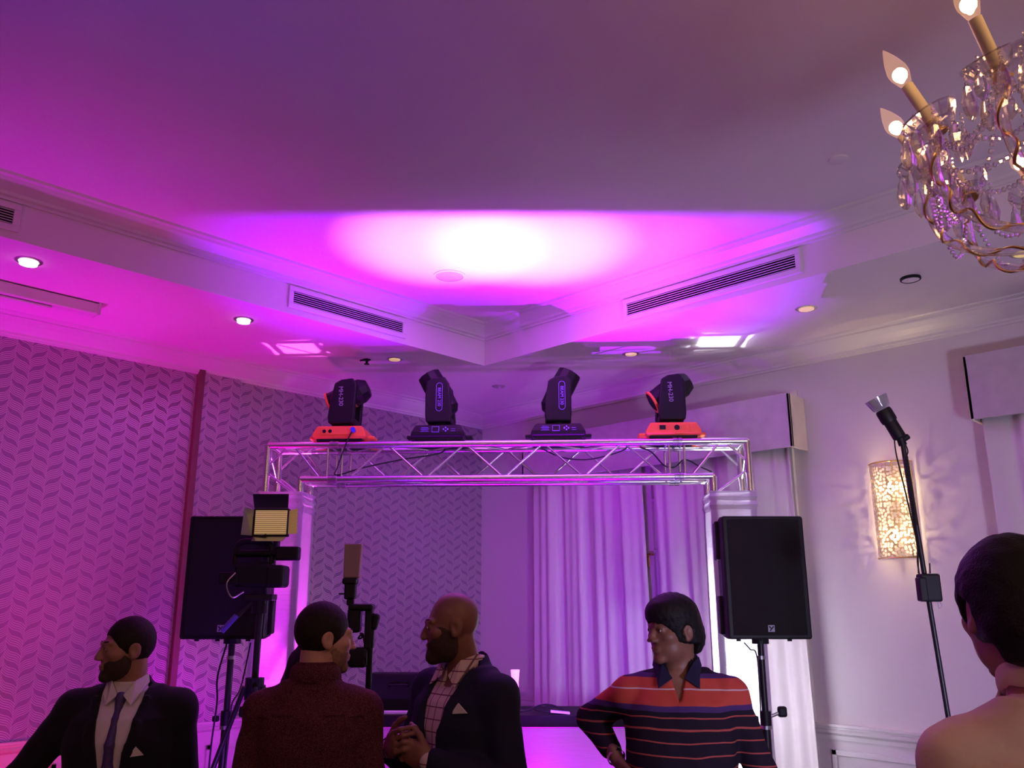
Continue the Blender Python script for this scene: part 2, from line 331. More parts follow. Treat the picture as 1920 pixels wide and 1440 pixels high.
# ------------------------------------------------------------------ ceiling and wall fixtures
def vent(label, axis, a, b, z0, z1):
    cx = (a+b)/2; w = abs(b-a); h = z1-z0
    loc = (cx, TY, (z0+z1)/2) if axis == 'x' else (TX, cx, (z0+z1)/2)
    t = thing('air_vent', label, 'vent', loc, 0 if axis == 'x' else -PI/2)          # local x along the fascia, local -y into the room
    f = MB()
    for c, d in (((0, -.007, h/2-.016), (w, .016, .032)), ((0, -.007, -h/2+.016), (w, .016, .032)), ((w/2-.016, -.007, 0), (.032, .016, h-.064)), ((-w/2+.016, -.007, 0), (.032, .016, h-.064))): f.box(c, d)
    f.build('frame', M['trim'], t, bevel=.002)
    MB().box((0, -.002, 0), (w-.064, .004, h-.064)).build('duct_shade_sheet', M['dark'], t)  # dark sheet stands in for the shaded duct behind the slats
    ns = max(5, int((h-.07)/.0125))
    for i in range(ns):
        MB().box((0, -.009, -h/2+.038+(h-.076)*i/(ns-1)), (w-.06, .012, .0032), rot=(R(20), 0, 0)).build('slat', M['trim'], t)
vl = at_wall(540, 560, 1, TY-.0); vr = at_wall(760, 620, 1, TY)
vent('slatted air vent in the left fascia, above the moving head lights', 'x', vl.x, vr.x, 3.52, 3.665)
v0 = at_wall(39, 400, 1, TY)
vent('slatted air vent in the left fascia cut by the left edge of the picture', 'x', v0.x-.9, v0.x, 3.52, 3.665)
v1 = at_wall(1170, 580, 0, TX); v2 = at_wall(1502, 480, 0, TX)
vent('long slatted air vent in the right fascia, beside the bright ceiling glow', 'y', v1.y, v2.y, 3.515, 3.665)
def downlight(px, py, label, lens, tilt=0, r=.045):
    p = at_z(px, py, ZC); t = thing('downlight', label, 'ceiling light', p)
    MB().lathe([(r+.012, .002), (r+.012, -.003), (r+.004, -.007), (r-.004, -.006), (r-.006, .002)], seg=28, caps=False).build('trim_ring', M['chrome'] if tilt == 0 else M['steel'], t, smooth=True)
    if lens:
        b = MB().lathe([(r*.8, 0), (r*.8, -.010-.012*tilt), (r*.5, -.014-.012*tilt), (.001, -.014-.012*tilt)], seg=24); b.build('lamp_lens', M[lens], t, smooth=True)
    else:
        MB().lathe([(r-.004, .0), (r*.9, -.004), (.001, -.005)], seg=24).build('reflector', M['chrome'], t, smooth=True)
        MB().sph((.012, 0, -.008), (.014, .014, .008)).build('lamp_bulb', M['white'], t, smooth=True)
    return t
downlight(54, 489, 'lit white ceiling downlight nearest the left edge, tilted out of its black ring', 'dlw', 1, .055)
downlight(457, 599, 'lit white ceiling downlight above the left end of the truss, beside the pink patch', 'dlw', 1, .05)
downlight(740, 673, 'yellow ceiling downlight beside the small dark sensor, behind the left moving heads', 'dly', 0, .05)
downlight(935, 724, 'unlit small ceiling downlight between the two middle moving heads', None, 0, .045)
downlight(1183, 663, 'yellow ceiling downlight between the two right moving heads, left of the white light patch', 'dly', 0, .05)
downlight(1512, 578, 'yellow ceiling downlight on the right soffit, below the end of the long vent', 'dly', 0, .055)
downlight(1919, 474, 'yellow ceiling downlight cut by the right edge of the picture', 'dly', 0, .055)
t = thing('ceiling_sprinkler', 'small dark sprinkler on the left soffit, beside a yellow downlight', 'sprinkler', at_z(688, 674, ZC))
MB().lathe([(.03, 0), (.03, -.004), (.012, -.012), (.010, -.03), (.02, -.034), (.02, -.038), (.001, -.04)], seg=16).build('sprinkler_head', M['black'], t, smooth=True)
MB().box((-.03, 0, -.012), (.05, .03, .012), rot=(0, R(-14), 0), bev=.003).build('deflector', M['black'], t)
t = thing('ceiling_cup', 'unlit dark round ceiling fitting on the right soffit, above the sconce', 'ceiling fitting', at_z(1707, 521, ZC))
MB().lathe([(.055, 0), (.055, -.012), (.048, -.016), (.047, -.003), (.001, -.003)], seg=28).build('ring', M['black'], t, smooth=True)
MB().lathe([(.046, -.0031), (.046, -.0125), (.001, -.0145)], seg=28).build('cover', M['ceil'], t, smooth=True)
t = thing('ceiling_speaker', 'round flush speaker cover in the middle of the glowing ceiling patch', 'ceiling speaker', at_z(843, 517, ZT))
MB().lathe([(.105, 0), (.105, -.004), (.09, -.007), (.09, 0)], seg=40, caps=False).build('ring', M['ceil'], t, smooth=True)
MB().lathe([(.089, 0), (.089, -.003), (.001, -.004)], seg=40).build('grille', M['disc'], t, smooth=True)
t = thing('ceiling_cover_plate', 'pale round cover plate on the ceiling, left of the chandelier', 'ceiling plate', at_z(1572, 298, ZT))
MB().lathe([(.045, 0), (.045, -.008), (.04, -.011), (.001, -.012)], seg=32).build('plate', M['ceil'], t, smooth=True)
# projector screen case under the left soffit
p = at_z(186, 585, 3.42); x1 = p.x; yb = p.y
t = thing('projector_screen_case', 'long white retracted screen case under the left soffit, cut by the left edge', 'screen case', (x1-1.3, yb+.05, 3.42))
MB().box((0, 0, .02), (2.6, .09, .07), bev=.008).build('case', M['trim'], t)
MB().box((-.1, .01, -.025), (2.3, .05, .012), bev=.004).build('bottom_bar', M['trim'], t)
for s in (-1, 1): MB().box((s*1.302, 0, .02), (.014, .10, .08), bev=.003).build('end_cap', M['trim'], t)
# ------------------------------------------------------------------ wall sconce: half cylinder of punched metal with crystal beads
sy = (2.20+1.93)/2; SCY = sy*.992
def sconce_mat():
    m, N, L, p = newmat('punched_beaded_metal'); e = Ex(N, L)
    tc = N.new('ShaderNodeUVMap'); v = N.new('ShaderNodeTexVoronoi'); v.voronoi_dimensions = '2D'; v.inputs['Scale'].default_value = 48; v.inputs['Randomness'].default_value = .7
    L.new(tc.outputs[0], v.inputs['Vector'])
    f = e('LESS_THAN', v.outputs['Distance'], .43)
    p.inputs['Base Color'].default_value = (.78, .68, .5, 1); p.inputs['Metallic'].default_value = 1; p.inputs['Roughness'].default_value = .3
    t = N.new('ShaderNodeBsdfTranslucent'); t.inputs[0].default_value = (.8, .66, .45, 1); p.inputs['Metallic'].default_value = .7; p.inputs['Base Color'].default_value = (.55, .42, .25, 1); tr = N.new('ShaderNodeBsdfTransparent'); a = N.new('ShaderNodeMixShader'); a.inputs[0].default_value = .10; c = N.new('ShaderNodeMixShader')
    L.new(p.outputs[0], a.inputs[1]); L.new(t.outputs[0], a.inputs[2]); L.new(e('MULTIPLY', f, .9), c.inputs[0]); L.new(a.outputs[0], c.inputs[1]); L.new(tr.outputs[0], c.inputs[2]); L.new(c.outputs[0], N['Material Output'].inputs[0])
    return m
t = thing('wall_sconce', 'lit half-round wall sconce of punched beaded metal on the right wall', 'wall lamp', (XW, SCY, 1.985))
bm = bmesh.new(); uvl = bm.loops.layers.uv.new('UV'); ns = 32; h = .605
for i in range(ns):
    q = []
    for k, zz in ((i, 0), (i+1, 0), (i+1, h), (i, h)):
        a = PI*k/ns; q.append(((-.115*math.sin(a)-.012, .133*math.cos(a), zz), (k/ns*.40, zz)))
    f = bm.faces.new([bm.verts.new(c) for c, _ in q])
    for l, (_, uv) in zip(f.loops, q): l[uvl].uv = uv
bmesh.ops.remove_doubles(bm, verts=bm.verts, dist=1e-5)
me = bpy.data.meshes.new('shade'); bm.to_mesh(me); bm.free(); link('shade', me, sconce_mat(), t, True)
for z in (0, h):
    MB().tube([(-.116*math.sin(PI*i/24)-.012, .134*math.cos(PI*i/24), z) for i in range(25)], .004).build('rim', M['brass'], t, smooth=True)
MB().box((-.006, 0, h/2), (.012, .24, h*.96), bev=.003).build('back_plate', M['white'], t)
for z in (.14, .44):
    MB().cyl((-.012, 0, z-.03), (-.05, 0, z-.03), .006).build('lamp_holder', M['brass'], t)
    MB().sph((-.058, 0, z), (.020, .020, .034)).build('bulb', M['bulbw'], t, smooth=True)
    lamp('sconce_light', 'POINT', Vector((XW-.06, SCY, 1.985+z)), (1, .76, .42), 95, size=.02)
# ------------------------------------------------------------------ crystal chandelier
CH = W(1.28, 1.56, 0); CZ = 2.715; CR = .385
t = thing('crystal_chandelier', 'crystal chandelier with candle lamps in the upper right corner', 'chandelier', (CH.x, CH.y, 2.40))
Z0 = 2.40
MB().lathe([(.012, 0), (.03, .02), (.045, .05), (.03, .09), (.02, .12), (.06, .16), (.085, .20), (.06, .25), (.025, .30), (.02, .42), (.05, .48), (.07, .53), (.04, .58), (.02, .66), (.012, .8)], seg=20).build('stem', M['glass'], t, smooth=True)
MB().cyl((0, 0, .05), (0, 0, ZT-Z0-.05), .007).build('rod', M['brass'], t)
MB().lathe([(.065, ZT-Z0), (.065, ZT-Z0-.015), (.03, ZT-Z0-.05), (.01, ZT-Z0-.06)]).build('ceiling_rose', M['brass'], t, smooth=True)
def crystal(mb, c, r=.011, h=.05):
    mb.lathe([(.001, 0), (r*.55, -h*.14), (r, -h*.55), (r*.75, -h*.82), (.001, -h)], c=c, seg=6)
def beads(mb, pts, r=.0068, step=.0135):
    L = 0; last = Vector(pts[0])
    for a, b in zip(pts, pts[1:]):
        a, b = Vector(a), Vector(b); d = (b-a).length
        while L < d:
            mb.sph(a.lerp(b, L/d), r, u=6, v=4); L += step
        L -= d
NA = 12; a0 = math.atan2((W(.894, 1.606)-CH).y, (W(.894, 1.606)-CH).x)
ends = []
for i in range(NA):
    a = a0+2*PI*i/NA; d = Vector((math.cos(a), math.sin(a), 0)); e = d*CR; zc = CZ-Z0; ends.append((e, zc))
    path = smooth_path([(d.x*.03, d.y*.03, .17), d*.10+Vector((0, 0, .12)), d*.2+Vector((0, 0, .055)), d*.33+Vector((0, 0, .09)), d*.385+Vector((0, 0, .17)), d*CR+Vector((0, 0, zc))], 7)
    arm = MB().tube(path, .0095, 8).build('arm', M['glass'], t, smooth=True)
    sp = MB(); pp = []
    for k, q in enumerate(path):
        tt = (path[min(k+1, len(path)-1)]-path[max(k-1, 0)]).normalized(); u = tt.orthogonal().normalized(); w_ = tt.cross(u); an = k*1.1
        pp.append(q+(u*math.cos(an)+w_*math.sin(an))*.0105)
    sp.tube(smooth_path(pp, 2), .0032, 5).build('twisted_rope', M['brass'], arm, smooth=True)
    tilt = R(24); ax = (d*math.sin(tilt)+Vector((0, 0, math.cos(tilt)))).normalized(); c0 = e+Vector((0, 0, zc))
    MB().lathe([(.012, -.034), (.034, -.026), (.052, -.006), (.062, .016), (.056, .014), (.036, -.006), (.012, -.010)], c=c0, axis=ax, seg=14).build('bobeche', M['glass'], arm)
    MB().lathe([(.013, -.03), (.02, -.034), (.02, -.03), (.008, -.012)], c=c0, axis=ax, seg=14).build('cup', M['brass'], arm, smooth=True)
    MB().cyl(c0-ax*.004, c0+ax*.098, .0128, seg=20).build('candle_sleeve', M['candle'], arm, smooth=True)
    b0 = c0+ax*.098
    MB().lathe([(.010, 0), (.014, .008), (.0215, .030), (.0215, .044), (.015, .068), (.006, .090), (.0008, .100)], c=b0, axis=ax, seg=16).build('candle_bulb', M['bulbglass'], arm, smooth=True)
    MB().sph(b0+ax*.024, (.0085, .0085, .015)).build('filament', M['fil'], arm, smooth=True)
    lamp('candle_light', 'POINT', b0+ax*.03, (1, .55, .28), 1.3, size=.02, parent=t)
    pm = MB()
    for k in range(9):
        aa = 2*PI*k/9; q = c0+Vector((math.cos(aa)*.056, math.sin(aa)*.056, -.002))
        beads(pm, [q, q-Vector((0, 0, .03))], .004, .01); crystal(pm, q-Vector((0, 0, .03)), .014, .062+.016*(k % 2))
    pm.build('pendant_crystals', M['glass'], arm)
    g = MB(); a2 = a+2*PI/NA; e2 = Vector((math.cos(a2), math.sin(a2), 0))*CR
    beads(g, [e.lerp(e2, s/8)+Vector((0, 0, zc-.02-.10*math.sin(PI*s/8))) for s in range(9)])
    beads(g, [d*.05+(e-d*.05)*(s/8)+Vector((0, 0, .50+(zc-.50)*s/8-.13*math.sin(PI*s/8))) for s in range(9)])
    for dp in (.05, .16): beads(g, [e.lerp(e2, s/8)+Vector((0, 0, zc-.05-dp*math.sin(PI*s/8))) for s in range(9)], .0055)
    g.build('bead_garland', M['glass'], arm)
dr = MB()
for i in range(10):
    a = a0+.3+2*PI*i/10; q = Vector((math.cos(a)*.21, math.sin(a)*.21, .05)); beads(dr, [q, q-Vector((0, 0, .05))], .005, .011); crystal(dr, q-Vector((0, 0, .05)), .012, .06)
dr.build('pendant_crystals', M['glass'], t)
for i in range(6):          # short upper tier of curved crystal horns
    a = a0+.2+2*PI*i/6; d = Vector((math.cos(a), math.sin(a), 0))
    MB().tube(smooth_path([Vector((0, 0, .50)), d*.07+Vector((0, 0, .46)), d*.14+Vector((0, 0, .52)), d*.16+Vector((0, 0, .60))], 6), lambda s: .008*(1-.5*s), 6).build('crystal_horn', M['glass'], t, smooth=True)
# ------------------------------------------------------------------ truss arch
TR = W(-.047, 5.72, 0); trz = R(-48.8)
t = thing('truss_arch', 'square aluminium lighting truss arch spanning the corner', 'truss', TR, trz)
XO, XI, YH, ZU, ZL = 1.615, 1.378, .12, 2.752, 2.518; CRD = .0245
al = M['alu']
beam = MB().cyl((-XO, -YH, ZU), (XO, -YH, ZU), CRD, seg=18).build('beam_top_chord', al, t, smooth=True)
for y, z, x, nm in ((YH, ZU, XO, 'beam_top_chord'), (-YH, ZL, XI, 'beam_bottom_chord'), (YH, ZL, XI, 'beam_bottom_chord')):
    MB().cyl((-x, y, z), (x, y, z), CRD, seg=18).build(nm, al, t, smooth=True)
def brace(a, b, r=.0085): MB().cyl(a, b, r, seg=10).build('brace', al, t, smooth=True)
def zig(pts):
    for a, b in zip(pts, pts[1:]): brace(a, b)
NZ = 8; xs = [-1.06+2.12*i/NZ for i in range(NZ+1)]
for y in (-YH, YH): zig([(x, y, (ZL if (i+(y > 0)) % 2 == 0 else ZU)) for i, x in enumerate(xs)])
zig([(x, (-YH if i % 2 else YH), ZU) for i, x in enumerate(xs)])
zig([(x, (YH if i % 2 else -YH), ZL) for i, x in enumerate(xs[::2])])
for s in (-1, 1):
    for xx in (1.10, 1.20):
        for y in (-YH, YH): brace((s*xx, y, ZL), (s*xx, y, ZU))
        for z in (ZL, ZU): brace((s*xx, -YH, z), (s*xx, YH, z))
    for y in (-YH, YH):          # corner bracing
        brace((s*XI, y, ZL), (s*(XI+.02), y, ZU)) if 0 else None
        brace((s*1.24, y, ZL), (s*1.44, y, ZU)); brace((s*1.47, y, ZU), (s*XO, y, ZL+.09)); brace((s*XO, y, ZL+.05), (s*XI, y, ZL-.12))
    for z in (ZU,): brace((s*XO, -YH, z), (s*XO, YH, z), .02); brace((s*1.24, -YH, z), (s*1.42, YH, z)); brace((s*1.42, YH, z), (s*XO, -YH, z)) if s < 0 else None
    brace((s*XI, -YH, ZL), (s*XI, YH, ZL), .016); brace((s*XO, -YH, ZU), (s*XO, YH, ZL)); 
    for x in (XO, XI):
        for y in (-YH, YH):
            MB().cyl((s*x, y, .012), (s*x, y, ZU if x == XO else ZL), CRD, seg=18).build('leg_chord', al, t, smooth=True)
    zz = [.1+.31*i for i in range(8)]
    for y in (-YH, YH): zig([(s*(XO if (i % 2) else XI), y, z) for i, z in enumerate(zz)])
    for y in (-YH, YH):
        for z in (ZU, ZL):
            MB().lathe([(.0246, -.03), (.030, -.03), (.030, -.006), (.027, -.004), (.027, .004), (.030, .006), (.030, .03), (.0246, .03)], c=(s*1.157, y, z), axis=(1, 0, 0), seg=16).build('joint_coupler', M['steel'], t, smooth=True)
    MB().box((s*(XO+XI)/2, 0, .006), (.5, .5, .012), bev=.003).build('base_plate', M['steel'], t)
# stretch cloth sleeves round the legs
for s, lab, top in ((-1, 'left', 2.435), (1, 'right', 2.42)):
    cx = s*(XO+XI)/2; hw = (XO-XI)/2+.029; hy = YH+.029; rings = []; rnd = random.Random(3+s)
    zs = [.02, .3, .8, 1.3, 1.8, 2.2, 2.3, 2.33, 2.36, 2.385, 2.41, top]
    for j, z in enumerate(zs):
        g = 0 if z < 2.25 else (.006 if j % 2 else -.003); pin = 0 if z > 2.2 else .0
        rg = []
        for k, (x, y) in enumerate(((-1, -1), (0, -1), (1, -1), (1, 0), (1, 1), (0, 1), (-1, 1), (-1, 0))):
            inn = -.012 if (x == 0 or y == 0) else 0
            rg.append((cx+x*(hw+g+inn*(x != 0)), y*(hy+g+inn*(y != 0)), z+rnd.uniform(-.004, .004)))
        rings.append(rg)
    o = MB().loft(rings, caps=False).build('leg_sleeve', M['lycra'], t)
    sd = o.modifiers.new('thickness', 'SOLIDIFY'); sd.thickness = .0015
    q = t.matrix_basis
def tw(x, y, z): return Matrix.Translation(TR) @ Matrix.Rotation(trz, 4, 'Z') @ Vector((x, y, z))
LX = (XO+XI)/2
def par_can(label, at, col, estr, rz=0):
    u = thing('uplight', label, 'uplight', at, rz)
    MB().lathe([(.075, .02), (.08, .03), (.08, .11), (.07, .12)], seg=20).build('housing', M['black'], u, smooth=True)
    MB().lathe([(.068, .118), (.001, .1185)], seg=20).build('lens', mat('lens_glow', col, .4, emit=col, estr=estr), u)
    MB().box((0, 0, .012), (.16, .1, .02), bev=.004).build('foot', M['black'], u)
    return u
par_can('black uplight glowing magenta inside the left truss leg', tw(-LX, 0, .012), (1, .05, .9), 3)
par_can('black uplight glowing white inside the right truss leg', tw(LX, 0, .012), (.9, .92, 1), 4)
lamp('leg_light_left', 'SPOT', tw(-LX, 0, .2), (1, .12, .85), 1100, tw(-LX, 0, 3), .03, 26, .4)
lamp('leg_light_right', 'SPOT', tw(LX, 0, .2), (.86, .9, 1), 800, tw(LX, 0, 3), .03, 26, .4)
lamp('leg_glow_left', 'POINT', tw(-LX, 0, .9), (.65, .0, 1), 115, size=.06)
lamp('leg_glow_right', 'POINT', tw(LX, 0, .9), (.85, .88, 1), 110, size=.06)
lamp('leg_glow_right', 'POINT', tw(LX, 0, 1.6), (.85, .88, 1), 22, size=.06)
# ------------------------------------------------------------------ moving head lights on the truss
def moving_head(px, label, base_m, kind, tilt, arm_x, grp=None):
    q = at_f(px, 822, 5.6); loc = Vector((q.x, q.y, 0)); d = Matrix.Rotation(-trz, 4, 'Z') @ (loc-TR); loc = tw(d.x, 0, ZU+CRD+.002)
    u = thing('moving_head_light', label, 'stage light', loc, trz)
    b = MB(); w, dp = .185, .145
    b.loft([[(-w*.92, -dp*.9, .014), (w*.92, -dp*.9, .014), (w*.92, dp*.9, .014), (-w*.92, dp*.9, .014)], [(-w, -dp, .03), (w, -dp, .03), (w, dp, .03), (-w, dp, .03)], [(-w*.97, -dp, .055), (w*.97, -dp, .055), (w*.97, dp, .055), (-w*.97, dp, .055)],
            [(-w*.84, -dp*.93, .098), (w*.84, -dp*.93, .098), (w*.84, dp*.93, .098), (-w*.84, dp*.93, .098)], [(-w*.78, -dp*.86, .105), (w*.78, -dp*.86, .105), (w*.78, dp*.86, .105), (-w*.78, dp*.86, .105)]])
    bs = b.build('base', M[base_m], u, bevel=.005)
    MB().box((0, 0, .010), (w*1.7, dp*1.8, .02), bev=.004).build('base_underside', M['black'], u)
    for s in (-1, 1):
        MB().box((s*(w+.018), 0, .035), (.045, .12, .022), bev=.006).build('carry_handle', M[base_m], u)
    MB().cyl((0, 0, .10), (0, 0, .125), .09, seg=28).build('pan_bearing', M['black'], u, smooth=True)
    if kind == 'MH-230':
        MB().box((-.01, -dp*.985, .062), (.235, .012, .045), rot=(R(-9), 0, 0), bev=.002).build('connector_panel', M['orange'], bs)
        for xx in ((-.10, -.06) if px < 900 else (.02,)): MB().cyl((xx, -dp-.002, .064), (xx, -dp-.008, .064), .0125 if px < 900 else .018, seg=14).build('socket', M['black'], bs)
        if px < 900: MB().cyl((.10, -dp, .068), (.105, -dp-.04, .070), .016, seg=14).build('power_plug', M['blue'], bs)
        else: MB().box((-.075, -dp-.004, .066), (.04, .01, .028)).build('power_inlet', M['black'], bs)
    else:
        MB().box((-.015, -dp*.985, .070), (.05, .008, .04), rot=(R(-9), 0, 0), bev=.001).build('display_frame', M['violet'], bs)
        MB().box((-.015, -dp*.985-.002, .070), (.043, .008, .033), rot=(R(-9), 0, 0)).build('display', M['black'], bs)
        for dx, dz in ((0, .011), (0, -.011), (.014, 0), (-.014, 0)): MB().cyl((.055+dx, -dp+.005, .070+dz), (.055+dx, -dp-.006, .070+dz), .0055, seg=10).build('button', M['violet'], bs)
        for k in range(4): MB().box((-.088, -dp*.985, .056+.009*k), (.058-.012*(k % 2), .006, .002), rot=(R(-9), 0, 0)).build('printed_line', M['violet'], bs)
        for k in range(2): MB().box((.105, -dp*.985, .058+.014*k), (.03, .006, .002), rot=(R(-9), 0, 0)).build('printed_line', M['violet'], bs)
    # yoke: two upright arms joined at the bottom
    yk = MB(); yk.box((0, 0, .15), (.17, .25, .055), bev=.015)
    yo = yk.build('yoke', M['black'], u)
    lean = arm_x; hz = .345
    for s in (-1, 1):
        prof = [(-.085, .125), (.085, .125), (.092, .17), (.086+lean*.5, .30), (.080+lean, .40), (.05+lean, .445), (-.03+lean, .435), (-.075+lean, .41), (-.088+lean*.5, .30), (-.092, .17)]
        MB().prism([(x, s*.105-.022, z) for x, z in prof], (0, .044, 0)).build('yoke_arm', M['black'], u, bevel=.01)
    fx = -.010+lean*.5
    if kind == 'MH-230':
        text('MH-230', .042, M['grey'], yo, (fx-.005, -.129, .315), (PI/2, R(90)-R(3), 0), .0008)
    else:
        text('BEAM 230', .031, M['violet'], yo, (fx+.02*(1 if lean < 0 else 1.6), -.129, .30), (PI/2, R(90)+lean*1.2, 0), .0008)
        pth = [Vector((fx+.02*(1 if lean < 0 else 1.6), 0, .30))+Vector((.021*math.cos(a)*1, -.1285, .021*math.sin(a)+(.078 if math.sin(a) > 0 else -.078))) for a in [2*PI*k/32 for k in range(33)]]
        MB().tube(pth, .0016, 5).build('logo_outline', M['violet'], yo)
    # head barrel
    hd = thing('x', None, None, (lean*.8, 0, hz)); hd.name = 'head'; hd.parent = u; hd.rotation_euler = (0, tilt, 0)   # local +x = back, -x = lens
    if kind == 'MH-230':
        pr = [(.030, .155), (.062, .150), (.088, .10), (.092, .02), (.085, -.06), (.078, -.10), (.075, -.145), (.062, -.150)]
    else:
        pr = [(.030, .165), (.055, .160), (.082, .12), (.088, .02), (.088, -.08), (.084, -.165), (.066, -.168)]
    me = MB().lathe(pr, axis=(1, 0, 0), seg=10).build('barrel', M['black'], hd, bevel=.006)
    MB().lathe([(.064, -.149 if kind == 'MH-230' else -.166), (.04, -.160 if kind == 'MH-230' else -.176), (.001, -.165 if kind == 'MH-230' else -.182)][::-1], axis=(1, 0, 0), seg=24).build('lens', M['dark'], hd, smooth=True)
    if kind == 'MH-230':
        MB().lathe([(.078, -.135), (.083, -.135), (.083, -.150), (.070, -.152)], axis=(1, 0, 0), seg=28, caps=False).build('front_ring', M['orange'], hd)
        MB().lathe([(.0925, .035), (.0955, .035), (.0955, .025), (.0925, .025)], axis=(1, 0, 0), seg=28, caps=False).build('stripe', M['orange'], hd)
    return u
moving_head(632, 'moving head stage light with an orange base at the left end of the truss', 'orange', 'MH-230', -R(22), .022)
moving_head(820, 'black moving head stage light on the truss, second from the left, leaning left', 'black', 'BEAM 230', R(60), -.012)
moving_head(1047, 'black moving head stage light on the truss, third from the left, leaning right', 'black', 'BEAM 230', R(118), .012)
moving_head(1261, 'moving head stage light with an orange base at the right end of the truss', 'orange', 'MH-230', -R(30), .010)
# power cables looping through the truss
def cable(label, pts, r=.005, m='cable', name='cable', n=8):
    o = MB().tube(smooth_path(pts, n), r, 6).build(name, M[m], smooth=True); return tag(o, label, 'cable')
cable('thin black cable hanging from the orange light at the left end down into the truss', [tw(-1.02, -.16, 2.86), tw(-1.05, -.17, 2.79), tw(-1.08, -.155, 2.72), tw(-1.12, -.15, 2.60), tw(-1.13, -.13, 2.545), tw(-.95, -.10, 2.60), tw(-.7, -.05, 2.66), tw(-.45, 0, 2.71), tw(-.42, .05, 2.78)])
cable('black cable sagging inside the truss below the third moving head', [tw(.25, 0, 2.735), tw(.38, 0, 2.675), tw(.52, 0, 2.655), tw(.65, 0, 2.67), tw(.80, 0, 2.715), tw(.84, .0, 2.75)])
cable('black cable slanting through the right end of the truss', [tw(.92, .0, 2.74), tw(1.0, 0, 2.70), tw(1.08, 0, 2.61), tw(1.15, .0, 2.60), tw(1.22, 0, 2.65), tw(1.32, 0, 2.60), tw(1.40, .03, 2.57)])
# ------------------------------------------------------------------ booth with a glowing front
t = thing('dj_booth', 'booth with a black top and a glowing magenta front panel, under the truss', 'booth', W(.05, 5.78, 0), AZ-PI/2)
bw, bd = 1.10, .23
MB().box((0, 0, 1.03), (2*bw, 2*bd+.02, .02), bev=.003).build('table_top', M['grille'], t)
MB().box((0, -bd+.005, .998), (2*bw, .03, .05)).build('front_rail', M['grille'], t)
MB().box((0, -bd, .50), (2*bw-.04, .006, .93)).build('front_panel', M['facade'], t)
for s in (-1, 1):
    MB().box((s*(bw-.015), 0, .5), (.03, 2*bd, 1.0)).build('side_panel', M['blackm'], t)
MB().box((0, bd-.02, .5), (2*bw-.06, .02, 1.0)).build('back_panel', M['white'], t)
for x in (-.52, .12, .62): lamp('booth_light', 'POINT', W(.05+x, 5.72, .72 if x > 0 else .8), (.75, .0, 1), 6 if x != .62 else 2, size=.05)
lamp('booth_light', 'POINT', W(.9, 5.75, .5), (.3, .0, 1), 3.5, size=.05)
lamp('booth_light', 'POINT', W(.35, 5.75, .5), (.3, .0, 1), 3, size=.05)
# LED bar on the floor in front of the booth
t = thing('led_bar', 'black LED light bar on the floor in front of the booth, aimed at the ceiling', 'light bar', W(-.15, 5.2, 0), AZ-PI/2)
MB().box((0, 0, .12), (1.25, .08, .12), bev=.006).build('housing', M['black'], t)
MB().box((0, -.085, .36), (1.5, .006, .30)).build('glow_cut_flap', M['black'], t)  # unseen flap, shaped to give the ceiling glow a straight edge
for s in (-1, 1): MB().box((s*.5, 0, .03), (.06, .22, .06)).build('foot', M['black'], t); MB().box((s*.7, -.06, .2), (.012, .06, .06)).build('flap_hinge', M['black'], t)
lm = mat('led_lens_glow', (1, .3, 1), .4, emit=(.8, .1, 1), estr=2)
for k in range(8): MB().cyl((-.49+.14*k, 0, .18), (-.49+.14*k, 0, .1825), .028, seg=16).build('led_lens', lm, t)
# things on the booth
p = W(-.565+.0, 5.80, 1.04)
t = thing('equipment_case', 'black padded equipment case standing on the left part of the booth', 'case', W(-.73, 5.83, 1.04), AZ-PI/2)
MB().loft([[(-.22+a, -.07, z), (.22-a, -.07, z), (.22-a, .07, z), (-.22+a, .07, z)] for a, z in ((.0, 0), (0, .19), (.012, .215), (.04, .228))]).build('case_body', M['black'], t, bevel=.01)
MB().tube(smooth_path([(-.06, -.08, .15), (-.05, -.10, .16), (.05, -.10, .16), (.06, -.08, .15)]), .006).build('handle', M['black'], t, smooth=True)
t = thing('laptop', 'silver-edged laptop lying on the booth in front of the black case', 'laptop', W(-.74, 5.60, 1.04), AZ-PI/2)
MB().box((0, 0, .009), (.34, .07, .018), bev=.004).build('laptop_body', M['paperw'], t)
t = thing('table_lamp', 'small glowing pink column lamp on the booth, behind the bald man', 'lamp', at_f(966, 1326, 5.9), 0)
MB().lathe([(.026, -.005), (.026, .03), (.024, .15)], seg=20).build('stem', lycra('pink_column', (.8, .6, .85), .5), t, smooth=True)
MB().lathe([(.022, .15), (.030, .235), (.001, .236)], seg=20).build('glowing_shade', mat('pink_glow', (1, .5, .9), .5, emit=(1, .28, .85), estr=1.6), t, smooth=True)
t.location.z = 1.045
lamp('lamp_light', 'POINT', Vector(t.location)+Vector((0, 0, .12)), (.9, .1, 1), .5, size=.02)
b0 = W(0, 5.78, 1.047)
cable('tangled black cables lying on the booth top', [W(.03, 5.66, 1.045), W(.10, 5.7, 1.05), W(.17, 5.72, 1.078), W(.25, 5.74, 1.08), W(.33, 5.7, 1.05), W(.24, 5.64, 1.047), W(.14, 5.68, 1.06), W(.2, 5.8, 1.07), W(.33, 5.86, 1.047)], .004)
MB().box((0, 0, 0), (.12, .05, .012), bev=.002).build('x', M['paperw']).name = 'paper_note'
o = bpy.data.objects['paper_note']; o.location = W(.30, 5.60, 1.052); o.rotation_euler = (0, R(5), AZ-PI/2); tag(o, 'small white plug strip lying among the cables on the booth', 'power strip'); o.name = 'power_strip'
